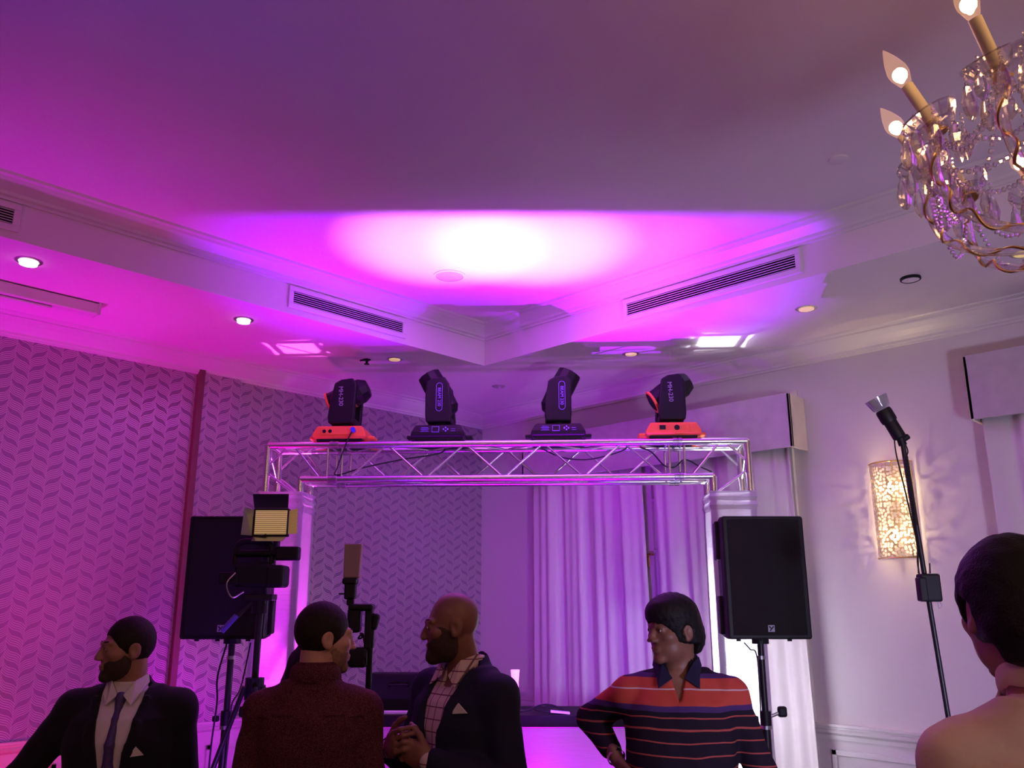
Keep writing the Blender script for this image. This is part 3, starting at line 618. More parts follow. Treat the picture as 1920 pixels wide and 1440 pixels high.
# ------------------------------------------------------------------ loudspeakers on stands
def logo(parent, y, z, s=1.0):
    g = MB().box((0, y, z), (.034*s, .003, .034*s)); g.build('logo_plate', M['grey'], parent)
    k = MB()
    for a, b in (((-.012, .011), (0, -.001)), ((.012, .011), (-.008, -.012))):
        a = Vector((a[0], 0, a[1])); b = Vector((b[0], 0, b[1])); d = b-a
        k.box(Vector((0, y-.002, z))+(a+b)/2, (d.length, .003, .006), rot=(0, -math.atan2(d.z, d.x), 0))
    k.build('logo_letter', M['black'], parent)
def speaker(label, loc, rz, zb):
    u = thing('loudspeaker', label, 'loudspeaker', (loc.x, loc.y, zb), rz)
    H = .635; wf, wb, d = .218, .155, .19
    pl = [(-wf, -d), (wf, -d), (wf+.003, -d+.06), (wb, d), (-wb, d), (-wf-.003, -d+.06)]
    rings = [[(x*k, y, z) for x, y in pl] for k, z in ((.975, 0), (1, .012), (1, H-.012), (.975, H))]
    MB().loft(rings).build('cabinet', M['black'], u, bevel=.008)
    fr = [(-wf+.012, -d+.002), (-wf*.5, -d-.014), (0, -d-.018), (wf*.5, -d-.014), (wf-.012, -d+.002)]
    MB().loft([[(x, y, z) for x, y in fr]+[(wf-.012, -d+.01, z), (-wf+.012, -d+.01, z)] for z in (.02, H-.02)]).build('grille', M['grille'], u, smooth=True)
    logo(u, -d-.018, .055)
    for s in (-1, 1):
        for z0, z1 in ((.02, .22), (.41, H-.02)): MB().box((s*(wf-.008), -.03, (z0+z1)/2), (.028, .16, z1-z0), rot=(0, 0, s*R(10)), bev=.008).build('side_bumper', M['black'], u)
        MB().box((s*(wf-.03), -.03, .32), (.02, .05, .18), bev=.005).build('handle', M['black'], u)
    MB().cyl((0, 0, 0), (0, 0, -.03), .045).build('pole_socket', M['black'], u)
    for xx in (-.15, -.04, .12): MB().cyl((xx, -.12, .004), (xx, -.12, -.012), .012, seg=10).build('rubber_foot', M['black'], u)
    return u
def stand(label, loc, rz, top, spread=.55, zh=.62, knobs=True):
    u = thing('speaker_stand', label, 'stand', (loc.x, loc.y, 0), rz)
    MB().cyl((0, 0, .75), (0, 0, top), .0175).build('upper_pole', M['blackm'], u, smooth=True)
    MB().cyl((0, 0, .12), (0, 0, 1.12), .0215).build('lower_pole', M['blackm'], u, smooth=True)
    MB().cyl((0, 0, 1.08), (0, 0, 1.16), .029).build('collar', M['black'], u, smooth=True)
    if knobs:
        MB().cyl((.02, 0, 1.13), (.075, 0, 1.15), .009).build('knob_stem', M['steel'], u)
        MB().box((.09, 0, 1.155), (.05, .03, .055), bev=.012).build('knob', M['black'], u)
        MB().box((-.055, 0, 1.12), (.035, .025, .03), bev=.008).build('locking_pin', M['black'], u)
        for z in (1.07, 1.42): MB().cyl((0, 0, z), (0, 0, z+.018), .0225 if z > 1.2 else .030).build('metal_band', M['steel'], u)
    MB().cyl((0, 0, zh), (0, 0, zh+.06), .035).build('leg_hub', M['black'], u); MB().cyl((0, 0, .16), (0, 0, .2), .033).build('lower_hub', M['black'], u)
    for k in range(3):
        a = 2*PI*k/3+.5; d = Vector((math.cos(a), math.sin(a), 0))
        l = MB().tube([d*.03+Vector((0, 0, zh+.03)), d*spread*.75+Vector((0, 0, .16)), d*spread+Vector((0, 0, .02))], .012).build('leg', M['blackm'], u, smooth=True)
        MB().cyl(d*.03+Vector((0, 0, .18)), d*spread*.5+Vector((0, 0, .30)), .008).build('strut', M['blackm'], l)
        MB().sph(d*spread+Vector((0, 0, .016)), .018).build('rubber_foot', M['black'], l, smooth=True)
    return u
rs = at_f(1425, 1196, 4.75); zb = rs.z
speaker('black loudspeaker on a stand in front of the right truss leg', rs, AZ-PI/2+R(1), zb)
stand('black speaker stand below the right loudspeaker', rs, AZ-PI/2, zb-.032)
ls = at_f(436, 1196, 4.75); zb2 = ls.z
speaker('black loudspeaker in front of the left truss leg, behind the video camera', ls, AZ-PI/2+R(0), zb2)
stand('black speaker stand below the left loudspeaker', ls, AZ-PI/2, zb2-.032)
d_ = ls
def off(p, r, f, z): return Vector((p.x, p.y, 0))+W(r, f, z)
cable('black cable hanging from the left loudspeaker in a long loop beside its stand', [off(ls, -.06, .1, zb2-.03), off(ls, -.07, .02, zb2-.2), off(ls, -.045, -.03, 1.2), off(ls, -.06, -.02, 1.0), off(ls, -.065, 0, .8), off(ls, -.03, -.02, .5), off(ls, -.1, -.05, .02)], .005)
cable('second black cable hanging from the left loudspeaker, on the right side of its pole', [off(ls, .07, .1, zb2-.03), off(ls, .06, .02, zb2-.25), off(ls, .035, -.03, 1.2), off(ls, .03, -.02, 1.1), off(ls, .028, -.03, .6), off(ls, .1, -.05, .02)], .004)
cable('black cable looping from the right loudspeaker down to its pole', [off(rs, -.06, .1, zb-.03), off(rs, -.05, .03, zb-.06), off(rs, -.025, -.01, zb-.11), off(rs, -.026, 0, zb-.5), off(rs, -.03, 0, .6), off(rs, -.08, -.05, .02)], .004)
# ------------------------------------------------------------------ video camera with LED panel on a tripod
v0 = at_f(483, 1205, 4.3); g = AZ-PI/2
t = thing('video_camera', 'black video camera with a lit amber LED panel on top', 'video camera', (v0.x, v0.y, 1.72-.0), g)
zc = v0.z; t.location.z = zc
def vp(x, y): q = at_f(x, y, 4.3)-Vector(t.location); return Vector((q.dot(RV), 0, q.z))
a = vp(470, 1160)
def zpx(y): return vp(483, y).z
def xpx(x, y=1050): return vp(x, y).x
MB().box(((xpx(445)+xpx(515))/2, 0, (zpx(1102)+zpx(1055))/2), (xpx(515)-xpx(445), .12, zpx(1055)-zpx(1102)), bev=.02).build('camera_body', M['black'], t)
MB().cyl((xpx(508), 0, zpx(1081)), (xpx(522), 0, zpx(1081)), .045).build('lens_barrel', M['black'], t, smooth=True)
MB().box(((xpx(505)+xpx(540))/2, 0, zpx(1081)), (xpx(540)-xpx(505), .13, zpx(1060)-zpx(1102)), bev=.018).build('lens_hood', M['black'], t)
MB().box(((xpx(518)+xpx(561))/2, -.0, zpx(1038)), (xpx(561)-xpx(518), .07, zpx(1025)-zpx(1051)), bev=.01).build('microphone_holder', M['black'], t)
MB().cyl((xpx(440), 0, zpx(1038)), (xpx(520), 0, zpx(1038)), .018).build('microphone', M['black'], t, smooth=True)
MB().tube(smooth_path([(xpx(440), 0, zpx(1060)), (xpx(445), 0, zpx(1020)), (xpx(475), 0, zpx(1015)), (xpx(505), 0, zpx(1022)), (xpx(510), 0, zpx(1056))]), .014).build('top_handle', M['black'], t, smooth=True)
MB().box((xpx(438), -.05, zpx(1085)), (.10, .03, .06), bev=.01).build('grip', M['black'], t)
MB().tube(smooth_path([(xpx(452), -.07, zpx(1075)), (xpx(440), -.09, zpx(1095)), (xpx(450), -.08, zpx(1120)), (xpx(470), -.07, zpx(1110))]), .004).build('loose_cord', M['steel'], t, smooth=True)
MB().cyl((xpx(470), 0, zpx(1012)), (xpx(497), 0, zpx(1005)), .012).build('light_mount', M['black'], t)
def amber():
    m, N, L, p = newmat('amber_led_grid'); e = Ex(N, L)
    tc = N.new('ShaderNodeTexCoord'); sp = N.new('ShaderNodeSeparateXYZ'); L.new(tc.outputs['Object'], sp.inputs[0])
    q = e('SINE', e('MULTIPLY', sp.outputs['Z'], 2*PI/.0098)); f = e('ADD', .62, e('MULTIPLY', q, .38))
    p.inputs['Base Color'].default_value = (.5, .34, .16, 1); p.inputs['Emission Color'].default_value = (1, .62, .26, 1)
    L.new(e('MULTIPLY', f, .42), p.inputs['Emission Strength']); return m
am = amber()
lx0, lx1, lz0, lz1 = xpx(474, 980), xpx(540, 980), zpx(1006), zpx(953); cx = (lx0+lx1)/2; czz = (lz0+lz1)/2; lw = lx1-lx0; lh = lz1-lz0
led = MB(); led.box((cx, .02, czz), (lw, .04, lh), bev=.004); led = led.build('led_panel_housing', M['black'], t)
MB().box((cx+.003, -.0015, czz), (lw-.018, .006, lh-.022)).build('led_panel_front', am, led)
gold = mat('glow_tinted_gold_flap', (.75, .55, .22), .3, .8, bump=1, bscale=160, emit=(1, .62, .22), estr=.12)  # faint own glow stands in for LED light caught by the flap
MB().prism([(lx1+.004, -.002, lz1-.012), (lx1+.055, -.04, lz1-.004), (lx1+.058, -.04, lz0+.012), (lx1+.004, -.002, lz0+.012)], (0, .003, 0)).build('barn_door_right', gold, led)
MB().prism([(lx0+.002, -.002, lz1), (lx1-.004, -.002, lz1), (lx1+.01, -.06, lz1+.065), (lx0+.008, -.06, lz1+.065)], (0, .003, 0)).build('barn_door_top', M['blackm'], led)
MB().prism([(lx0, -.002, lz1-.01), (lx0, -.002, lz0+.005), (lx0-.04, -.05, lz0+.005), (lx0-.032, -.05, lz1+.0)], (0, .003, 0)).build('barn_door_left', M['steel'], led)
MB().prism([(lx0+.006, -.002, lz0), (lx1-.004, -.002, lz0), (lx1-.01, -.05, lz0-.026), (lx0+.014, -.05, lz0-.026)], (0, .003, 0)).build('barn_door_bottom', M['steel'], led)
u = thing('camera_tripod', 'black camera tripod holding the video camera, left of the man in the burgundy shirt', 'tripod', (v0.x, v0.y, 0), g)
zt = v0.z
zz = lambda y: at_f(483, y, 4.3).z
MB().box((0, 0, zz(1120)), (.14, .09, .03), bev=.006).build('quick_release_plate', M['blackm'], u)
MB().cyl((0, 0, zz(1150)), (0, 0, zz(1122)), .04).build('fluid_head', M['black'], u)
MB().cyl((-.03, -.04, zz(1130)), (-.14, -.10, zz(1180)), .009).build('pan_handle', M['blackm'], u)
MB().cyl((-.03-.06, -.04-.035, zz(1130)-.06), (-.145, -.105, zz(1183)), .013).build('handle_grip', mat('violet_grip', (.10, .06, .45), .3), u)
MB().cyl((0, 0, .6), (0, 0, zz(1150)), .017).build('centre_column', M['blackm'], u, smooth=True)
zs_ = zz(1283)
MB().cyl((0, 0, zs_-.07), (0, 0, zs_+.03), .045).build('shoulder', M['black'], u)
for k, az in enumerate((-165, 75, -45)):
    d = Vector((math.cos(R(az)), math.sin(R(az)), 0)); zz0 = zs_
    l = MB().box((0, 0, 0), (.001, .001, .001)); l.bm.clear()
    p0 = d*.045+Vector((0, 0, zs_-.01)); p1 = d*.46+Vector((0, 0, .03)); sd = Vector((-d.y, d.x, 0))*.022
    l.cyl(p0+sd, p0.lerp(p1, .55)+sd, .012, seg=10); l.cyl(p0-sd, p0.lerp(p1, .55)-sd, .012, seg=10); l.cyl(p0.lerp(p1, .4), p1, .013, seg=10)
    l = l.build('leg', M['blackm'], u, smooth=True)
    MB().box(p0.lerp(p1, .55), (.05, .05, .05), bev=.008).build('leg_clamp', M['black'], l)
    MB().sph(p1-Vector((0, 0, .008)), .02).build('rubber_foot', M['black'], l, smooth=True)
# ------------------------------------------------------------------ stills camera with flash on a monopod
f0 = 3.95; b = at_f(690, 1300, f0)
t = thing('photo_camera', 'black upright photo camera with a flash and a frosted white diffuser', 'camera', (b.x, b.y, b.z), g)
def cp_(x, y, dy=0): q = at_f(x, y, f0)-b; return Vector((q.dot(RV), dy, q.z))
def bx(x0, y0, x1, y1, dp, name, m, bev=.008, dy=0, rot=None):
    A = cp_(x0, y1); B = cp_(x1, y0); c = (A+B)/2; c.y = dy
    return MB().box(c, (B.x-A.x, dp, B.z-A.z), rot=rot, bev=bev).build(name, M[m], t)
A = cp_(660, 1084); B = cp_(662, 1020)
MB().loft([[(A.x+x*.036, y*.026, A.z) for x, y in ((-1, -1), (1, -1), (1, 1), (-1, 1))], [(B.x+x*.040+.004, y*.028, B.z) for x, y in ((-1, -1), (1, -1), (1, 1), (-1, 1))]]).build('diffuser', M['diff'], t, bevel=.006)
bx(643, 1084, 671, 1096, .055, 'flash_head', 'black'); bx(646, 1094, 668, 1124, .05, 'flash_body', 'black'); bx(650, 1122, 664, 1136, .03, 'flash_foot', 'black')
bx(636, 1112, 648, 1115, .02, 'side_plug', 'black', .001)
bx(655, 1132, 702, 1146, .09, 'camera_top', 'black', .012); bx(652, 1140, 678, 1186, .08, 'camera_body', 'black', .012); bx(683, 1140, 700, 1218, .06, 'flash_bracket', 'black', .01)
bx(696, 1150, 711, 1182, .05, 'battery_grip', 'black', .014, rot=(0, R(12), 0)); bx(690, 1180, 703, 1216, .04, 'bracket_grip', 'black', .01)
A = cp_(655, 1232); B = cp_(690, 1232)
MB().cyl(A, B, .043, seg=24).build('lens', M['black'], t, smooth=True); bx(655, 1214, 690, 1251, .085, 'lens_hood', 'black', .012)
MB().tube(smooth_path([cp_(676, 1186), cp_(679, 1195), cp_(672, 1197), cp_(680, 1188), cp_(683, 1206)]), .004).build('strap', M['black'], t, smooth=True)
MB().cyl((0, 0, 0), cp_(697, 1150), .014).build('bracket_post', M['black'], t)
u = thing('monopod', 'black monopod below the photo camera with the flash, hidden behind the men', 'monopod', (b.x, b.y, 0), g)
MB().cyl((0, 0, .02), (0, 0, b.z-.002), .014).build('pole', M['blackm'], u); MB().sph((0, 0, .02), .02).build('rubber_foot', M['black'], u)
# ------------------------------------------------------------------ flash light stand at the right
fs = 3.35; P0 = at_f(1778, 1345, fs); P1 = at_f(1693, 835, fs)
dirv = (P1-P0).normalized(); Pb = P0+dirv*((.55-P0.z)/dirv.z)
t = thing('flash_stand', 'thin black light stand with an upturned flash, in front of the sconce', 'light stand', (Pb.x, Pb.y, 0), 0)
o3 = Vector((Pb.x, Pb.y, 0)); q = lambda x, y, df=0: at_f(x, y, fs+df)-o3
MB().cyl((Pb-o3), P1-o3, .0095, seg=12).build('upper_pole', M['blackm'], t, smooth=True)
MB().cyl((0, 0, .05), (0, 0, .62), .014, seg=12).build('lower_pole', M['blackm'], t, smooth=True)
MB().cyl((0, 0, .50), (0, 0, .58), .024, seg=12).build('leg_hub', M['black'], t)
for k in range(3):
    a = 2*PI*k/3+.2; d = Vector((math.cos(a), math.sin(a), 0)); l = MB().cyl(d*.02+Vector((0, 0, .54)), d*.38+Vector((0, 0, .015)), .010, seg=10).build('leg', M['blackm'], t)
    MB().sph(d*.38+Vector((0, 0, .015)), .015).build('rubber_foot', M['black'], l, smooth=True)
A = q(1688, 822); B = q(1666, 786); C_ = q(1655, 768); D_ = q(1641, 746); ax = (D_-A).normalized()
MB().cyl(q(1693, 835), q(1686, 815), .016, seg=12).build('tilt_bracket', M['black'], t); MB().cyl(q(1686, 826)+RV*.01, q(1698, 818)+RV*.01, .012, seg=10).build('bracket_knob', M['black'], t)
MB().lathe([(.020, 0), (.026, .006), (.026, .075), (.024, .08)], c=A, axis=ax, seg=18).build('flash_body', M['black'], t, smooth=True)
n1 = (B-A).length
MB().lathe([(.030, n1-.012), (.032, n1), (.032, n1+.035), (.028, n1+.045)], c=A, axis=ax, seg=18).build('flash_collar', M['black'], t, smooth=True)
n2 = (C_-A).length+.004
MB().lathe([(.028, n2-.004), (.036, n2+.004), (.046, n2+.045), (.047, n2+.05), (.044, n2+.05), (.034, n2+.008), (.001, n2+.002)], c=A, axis=ax, seg=28).build('reflector', mat('clear_reflector', (.8, .8, .82), .1, .7, alpha=.75), t, smooth=True)
MB().sph(A+ax*(n2+.02), (.012, .012, .018)).build('flash_tube', M['violet'], t, smooth=True)
pts = []
for k in range(48*8+1):
    s = k/(48*8); y = 855+130*s; c = q(1697+.155*130*s, y, -.0); an = 2*PI*k/8; pts.append(c+RV*.010*math.cos(an)+FV*.010*math.sin(an))
MB().tube(pts, .0022, 4).build('coiled_cord', M['cable'], t)
MB().tube(smooth_path([q(1676, 815), q(1680, 850), q(1692, 900), q(1706, 960), q(1719, 1020), q(1722, 1075)]), .003, 5).build('straight_cord', M['cable'], t)
MB().tube(smooth_path([q(1694, 826), q(1702, 845), q(1699, 856)]), .003, 5).build('cord_lead', M['cable'], t)
MB().tube(smooth_path([q(1717, 984), q(1722, 1010), q(1720, 1050), q(1724, 1080)]), .003, 5).build('cord_lead', M['cable'], t)
bb = q(1740, 1102); 
MB().box(bb-FV*.01, (.075, .05, .105), rot=(0, 0, g), bev=.008).build('battery_pack', M['black'], t)
MB().box(q(1724, 1105)-FV*.02, (.03, .04, .09), rot=(0, 0, g), bev=.006).build('radio_trigger', M['black'], t); MB().cyl(q(1744, 1075), q(1743, 1056), .003, seg=6).build('antenna', M['black'], t)
MB().tube(smooth_path([q(1756, 1090), q(1760, 1100), q(1757, 1112), q(1762, 1128), q(1766, 1136), q(1760, 1140), q(1758, 1128)]), .0015, 5).build('wrist_loop', M['grey'], t)
# ------------------------------------------------------------------ people: smooth fields turned into one continuous surface
def fr(c=(0, 0, 0), ex=(0, 0, 0), Rm=None):
    m = np.array(Rm if Rm is not None else Euler(ex).to_matrix(), dtype=np.float64); return np.array(c, float), m
ID = fr()
def ell(c, r):
    c = np.array(c, float); r = np.array(r, float)
    def f(x, y, z):
        a, b, d = (x-c[0])/r[0], (y-c[1])/r[1], (z-c[2])/r[2]; k = np.sqrt(a*a+b*b+d*d)+1e-6
        g = np.sqrt((a/r[0])**2+(b/r[1])**2+(d/r[2])**2)+1e-6; return k*(k-1)/g
    return f, c, float(r.max())
def cone(a, b, ra, rb, sc=(1, 1, 1)):
    a = np.array(a, float); b = np.array(b, float); s = np.array(sc, float); A = a*s; AB = (b-a)*s; L = float(AB@AB)+1e-9
    def f(x, y, z):
        px, py, pz = x*s[0]-A[0], y*s[1]-A[1], z*s[2]-A[2]; t = np.clip((px*AB[0]+py*AB[1]+pz*AB[2])/L, 0, 1)
        return (np.sqrt((px-AB[0]*t)**2+(py-AB[1]*t)**2+(pz-AB[2]*t)**2)-(ra+(rb-ra)*t))/float(s.max())
    return f, (a+b)/2, float(np.linalg.norm(b-a))/2+max(ra, rb)/min(s)
def rbox(c, h, rd=.01):
    c = np.array(c, float); h = np.array(h, float)-rd
    def f(x, y, z):
        qx, qy, qz = abs(x-c[0])-h[0], abs(y-c[1])-h[1], abs(z-c[2])-h[2]
        return np.sqrt(np.maximum(qx, 0)**2+np.maximum(qy, 0)**2+np.maximum(qz, 0)**2)+np.minimum(np.maximum(qx, np.maximum(qy, qz)), 0)-rd
    return f, c, float(np.linalg.norm(h))+rd
def stack(rows, p=2.3, inf=0):      # rows of (z, rx, ry, cx, cy): a body trunk of smooth elliptical sections
    zs = np.array([r[0] for r in rows]); z0, z1 = zs[0], zs[-1]
    def f(x, y, z):
        zc = np.clip(z, z0, z1); rx, ry, cx, cy = [np.interp(zc, zs, [r[i] for r in rows]) for i in (1, 2, 3, 4)]
        rx = rx+inf; ry = ry+inf; k = (np.abs((x-cx)/rx)**p+np.abs((y-cy)/ry)**p)**(1/p); d = (k-1)*np.minimum(rx, ry)
        dz = np.maximum(z0-z, z-z1)-inf; return np.maximum(d, dz)
    return f, np.array((0, 0, (z0+z1)/2)), (z1-z0)/2+.25
class Field:
    def __init__(s, lo, hi, h):
        s.h = h; s.ax = [np.arange(lo[i], hi[i]+h, h, dtype=np.float32) for i in range(3)]; s.d = np.full([len(a) for a in s.ax], .5, np.float32)
    def put(s, prim, k=.01, F=None, op='+', reach=0):
        fn, c, rad = prim; C, Rm = F or ID; cw = C+Rm@np.asarray(c); pad = rad+3*k+3*s.h+reach; sl = []
        for i in range(3):
            i0 = int(np.searchsorted(s.ax[i], cw[i]-pad)); i1 = int(np.searchsorted(s.ax[i], cw[i]+pad))
            if i1 <= i0: return s
            sl.append(slice(i0, i1))
        X = s.ax[0][sl[0]][:, None, None]-C[0]; Y = s.ax[1][sl[1]][None, :, None]-C[1]; Z = s.ax[2][sl[2]][None, None, :]-C[2]
        if F is not None: X, Y, Z = [X*Rm[0, i]+Y*Rm[1, i]+Z*Rm[2, i] for i in range(3)]
        n = fn(X, Y, Z).astype(np.float32); d = s.d[tuple(sl)]
        if op == '+': t = np.clip(.5+.5*(d-n)/k, 0, 1); s.d[tuple(sl)] = d*(1-t)+n*t-k*t*(1-t)
        elif op == '-': t = np.clip(.5-.5*(d+n)/k, 0, 1); s.d[tuple(sl)] = d*(1-t)-n*t+k*t*(1-t)
        elif op == '&': s.d[tuple(sl)] = np.maximum(d, n)
        return s
    def cut(s, fn):      # keep where fn(x,y,z) < 0
        X, Y, Z = s.ax[0][:, None, None], s.ax[1][None, :, None], s.ax[2][None, None, :]; s.d = np.maximum(s.d, fn(X, Y, Z).astype(np.float32)); return s
    def wob(s, amp, f, seed=0, zr=None):
        X, Y, Z = s.ax[0][:, None, None], s.ax[1][None, :, None], s.ax[2][None, None, :]
        n = np.sin(f*X+seed+2*np.sin(f*.6*Z+1))*np.sin(f*.8*Z+seed*2+1.5*np.sin(f*.5*Y))*np.sin(f*.9*Y+seed*3+1.2*X*f)
        s.d = s.d+(amp*n).astype(np.float32); return s
    def mesh(s, name, m, parent):
        d = s.d; S = d < 0; sh = [n-1 for n in S.shape]; cnt = np.zeros(sh, np.uint8); co8 = [(i, j, k) for i in (0, 1) for j in (0, 1) for k in (0, 1)]
        for i, j, k in co8: cnt += S[i:i+sh[0], j:j+sh[1], k:k+sh[2]]
        act = (cnt > 0) & (cnt < 8); I, J, K = np.nonzero(act); idx = np.full(sh, -1, np.int32); idx[I, J, K] = np.arange(len(I))
        V = {c: d[I+c[0], J+c[1], K+c[2]].astype(np.float64) for c in co8}; acc = np.zeros((len(I), 3)); num = np.zeros(len(I))
        for c in co8:
            for ax in range(3):
                if c[ax]: continue
                e = list(c); e[ax] = 1; e = tuple(e); a, b = V[c], V[e]; mk = (a < 0) != (b < 0); t = np.where(mk, a/np.where(mk, a-b, 1), 0)
                p = np.zeros((len(I), 3)); p[:] = c; p[:, ax] = t; acc[mk] += p[mk]; num[mk] += 1
        P = acc/num[:, None]+np.stack([I, J, K], 1); P = P*s.h+np.array([a[0] for a in s.ax])
        Q = []
        for ax in range(3):
            o = [a for a in range(3) if a != ax]; A = S.take(range(0, S.shape[ax]-1), ax); B = S.take(range(1, S.shape[ax]), ax); ch = np.stack(np.nonzero(A != B), 1)
            ch = ch[(ch[:, o[0]] > 0) & (ch[:, o[1]] > 0) & (ch[:, o[0]] < sh[o[0]]) & (ch[:, o[1]] < sh[o[1]])]
            fl = A[tuple(ch.T)]
            def g(a, b): q = ch.copy(); q[:, o[0]] -= a; q[:, o[1]] -= b; return idx[tuple(q.T)]
            q = np.stack([g(1, 1), g(0, 1), g(0, 0), g(1, 0)], 1)
            if ax == 1: fl = ~fl
            q[~fl] = q[~fl][:, ::-1]; Q.append(q)
        Q = np.concatenate(Q); Q = Q[(Q >= 0).all(1)]
        me = bpy.data.meshes.new(name); me.vertices.add(len(P)); me.vertices.foreach_set('co', P.astype(np.float32).ravel())
        me.loops.add(len(Q)*4); me.loops.foreach_set('vertex_index', Q.ravel().astype(np.int32)); me.polygons.add(len(Q)); me.polygons.foreach_set('loop_start', np.arange(0, len(Q)*4, 4, dtype=np.int32))
        me.polygons.foreach_set('loop_total', np.full(len(Q), 4, np.int32)) if bpy.app.version < (4, 0) else None
        me.update(calc_edges=True); me.validate(); o = link(name, me, m, parent, True)
        md = o.modifiers.new('relax', 'SMOOTH'); md.factor = .5; md.iterations = 2
        return o
TRUNK = [(.80, .155, .105, 0, -.005), (.90, .168, .118, 0, -.01), (1.0, .162, .112, 0, 0), (1.10, .148, .105, 0, .008), (1.20, .155, .112, 0, .01), (1.32, .172, .122, 0, .005), (1.40, .165, .112, 0, -.005), (1.46, .12, .075, 0, -.012), (1.50, .075, .06, 0, -.012)]
def trunk(wide=1.0, belly=0):
    return [(z, rx*wide+(belly*.5 if .95 < z < 1.3 else 0), ry*wide+(belly if .95 < z < 1.3 else 0), cx, cy+(belly*.6 if .95 < z < 1.3 else 0)) for z, rx, ry, cx, cy in TRUNK]
def rz(p, a):      # rotate about z
    return np.array((p[0]*math.cos(a)-p[1]*math.sin(a), p[0]*math.sin(a)+p[1]*math.cos(a), p[2]))
def hand(Fd, w, zdir, palm, side, curl, sc=1.0, k=.005, spread=0, thumb=(.55, .25, .75)):
    z = np.array(zdir, float); z /= np.linalg.norm(z); y = np.array(palm, float); y -= z*(y@z); y /= np.linalg.norm(y); x = np.cross(y, z); F = (np.array(w, float), np.stack([x, y, z], 1))
    Fd.put(ell((0, 0, .046*sc), (.041*sc, .016*sc, .052*sc)), .012, F); Fd.put(cone((0, 0, -.03), (0, 0, .02), .024*sc, .026*sc, (1, 1.35, 1)), .012, F); Fd.put(ell((side*.028*sc, .008, .03*sc), (.018, .016, .03)), .01, F)
    for i, (fx, L) in enumerate(((.031, .92), (.0105, 1.0), (-.0105, .95), (-.031, .78))):
        fx *= side; p = np.array((fx*sc, 0, .088*sc)); a = 0; r = .0088*sc
        for j, l in enumerate((.042, .026, .021)):
            a += curl[j] if not isinstance(curl[0], tuple) else curl[i][j]
            q = p+np.array((spread*fx*.25, math.sin(a), math.cos(a)))*l*L*sc; Fd.put(cone(p, q, r, r*.92), k, F); p = q; r *= .92
    p = np.array((side*.036*sc, .008, .022*sc)); t = np.array((side*thumb[0], thumb[1], thumb[2])); t /= np.linalg.norm(t)
    for j, l in enumerate((.042, .031, .026)):
        q = p+t*l*sc; Fd.put(cone(p, q, (.0125, .0105, .0095)[j]*sc, (.0108, .0098, .008)[j]*sc), .006, F); p = q; t = t+np.array((-side*.25, .18, .12)); t /= np.linalg.norm(t)
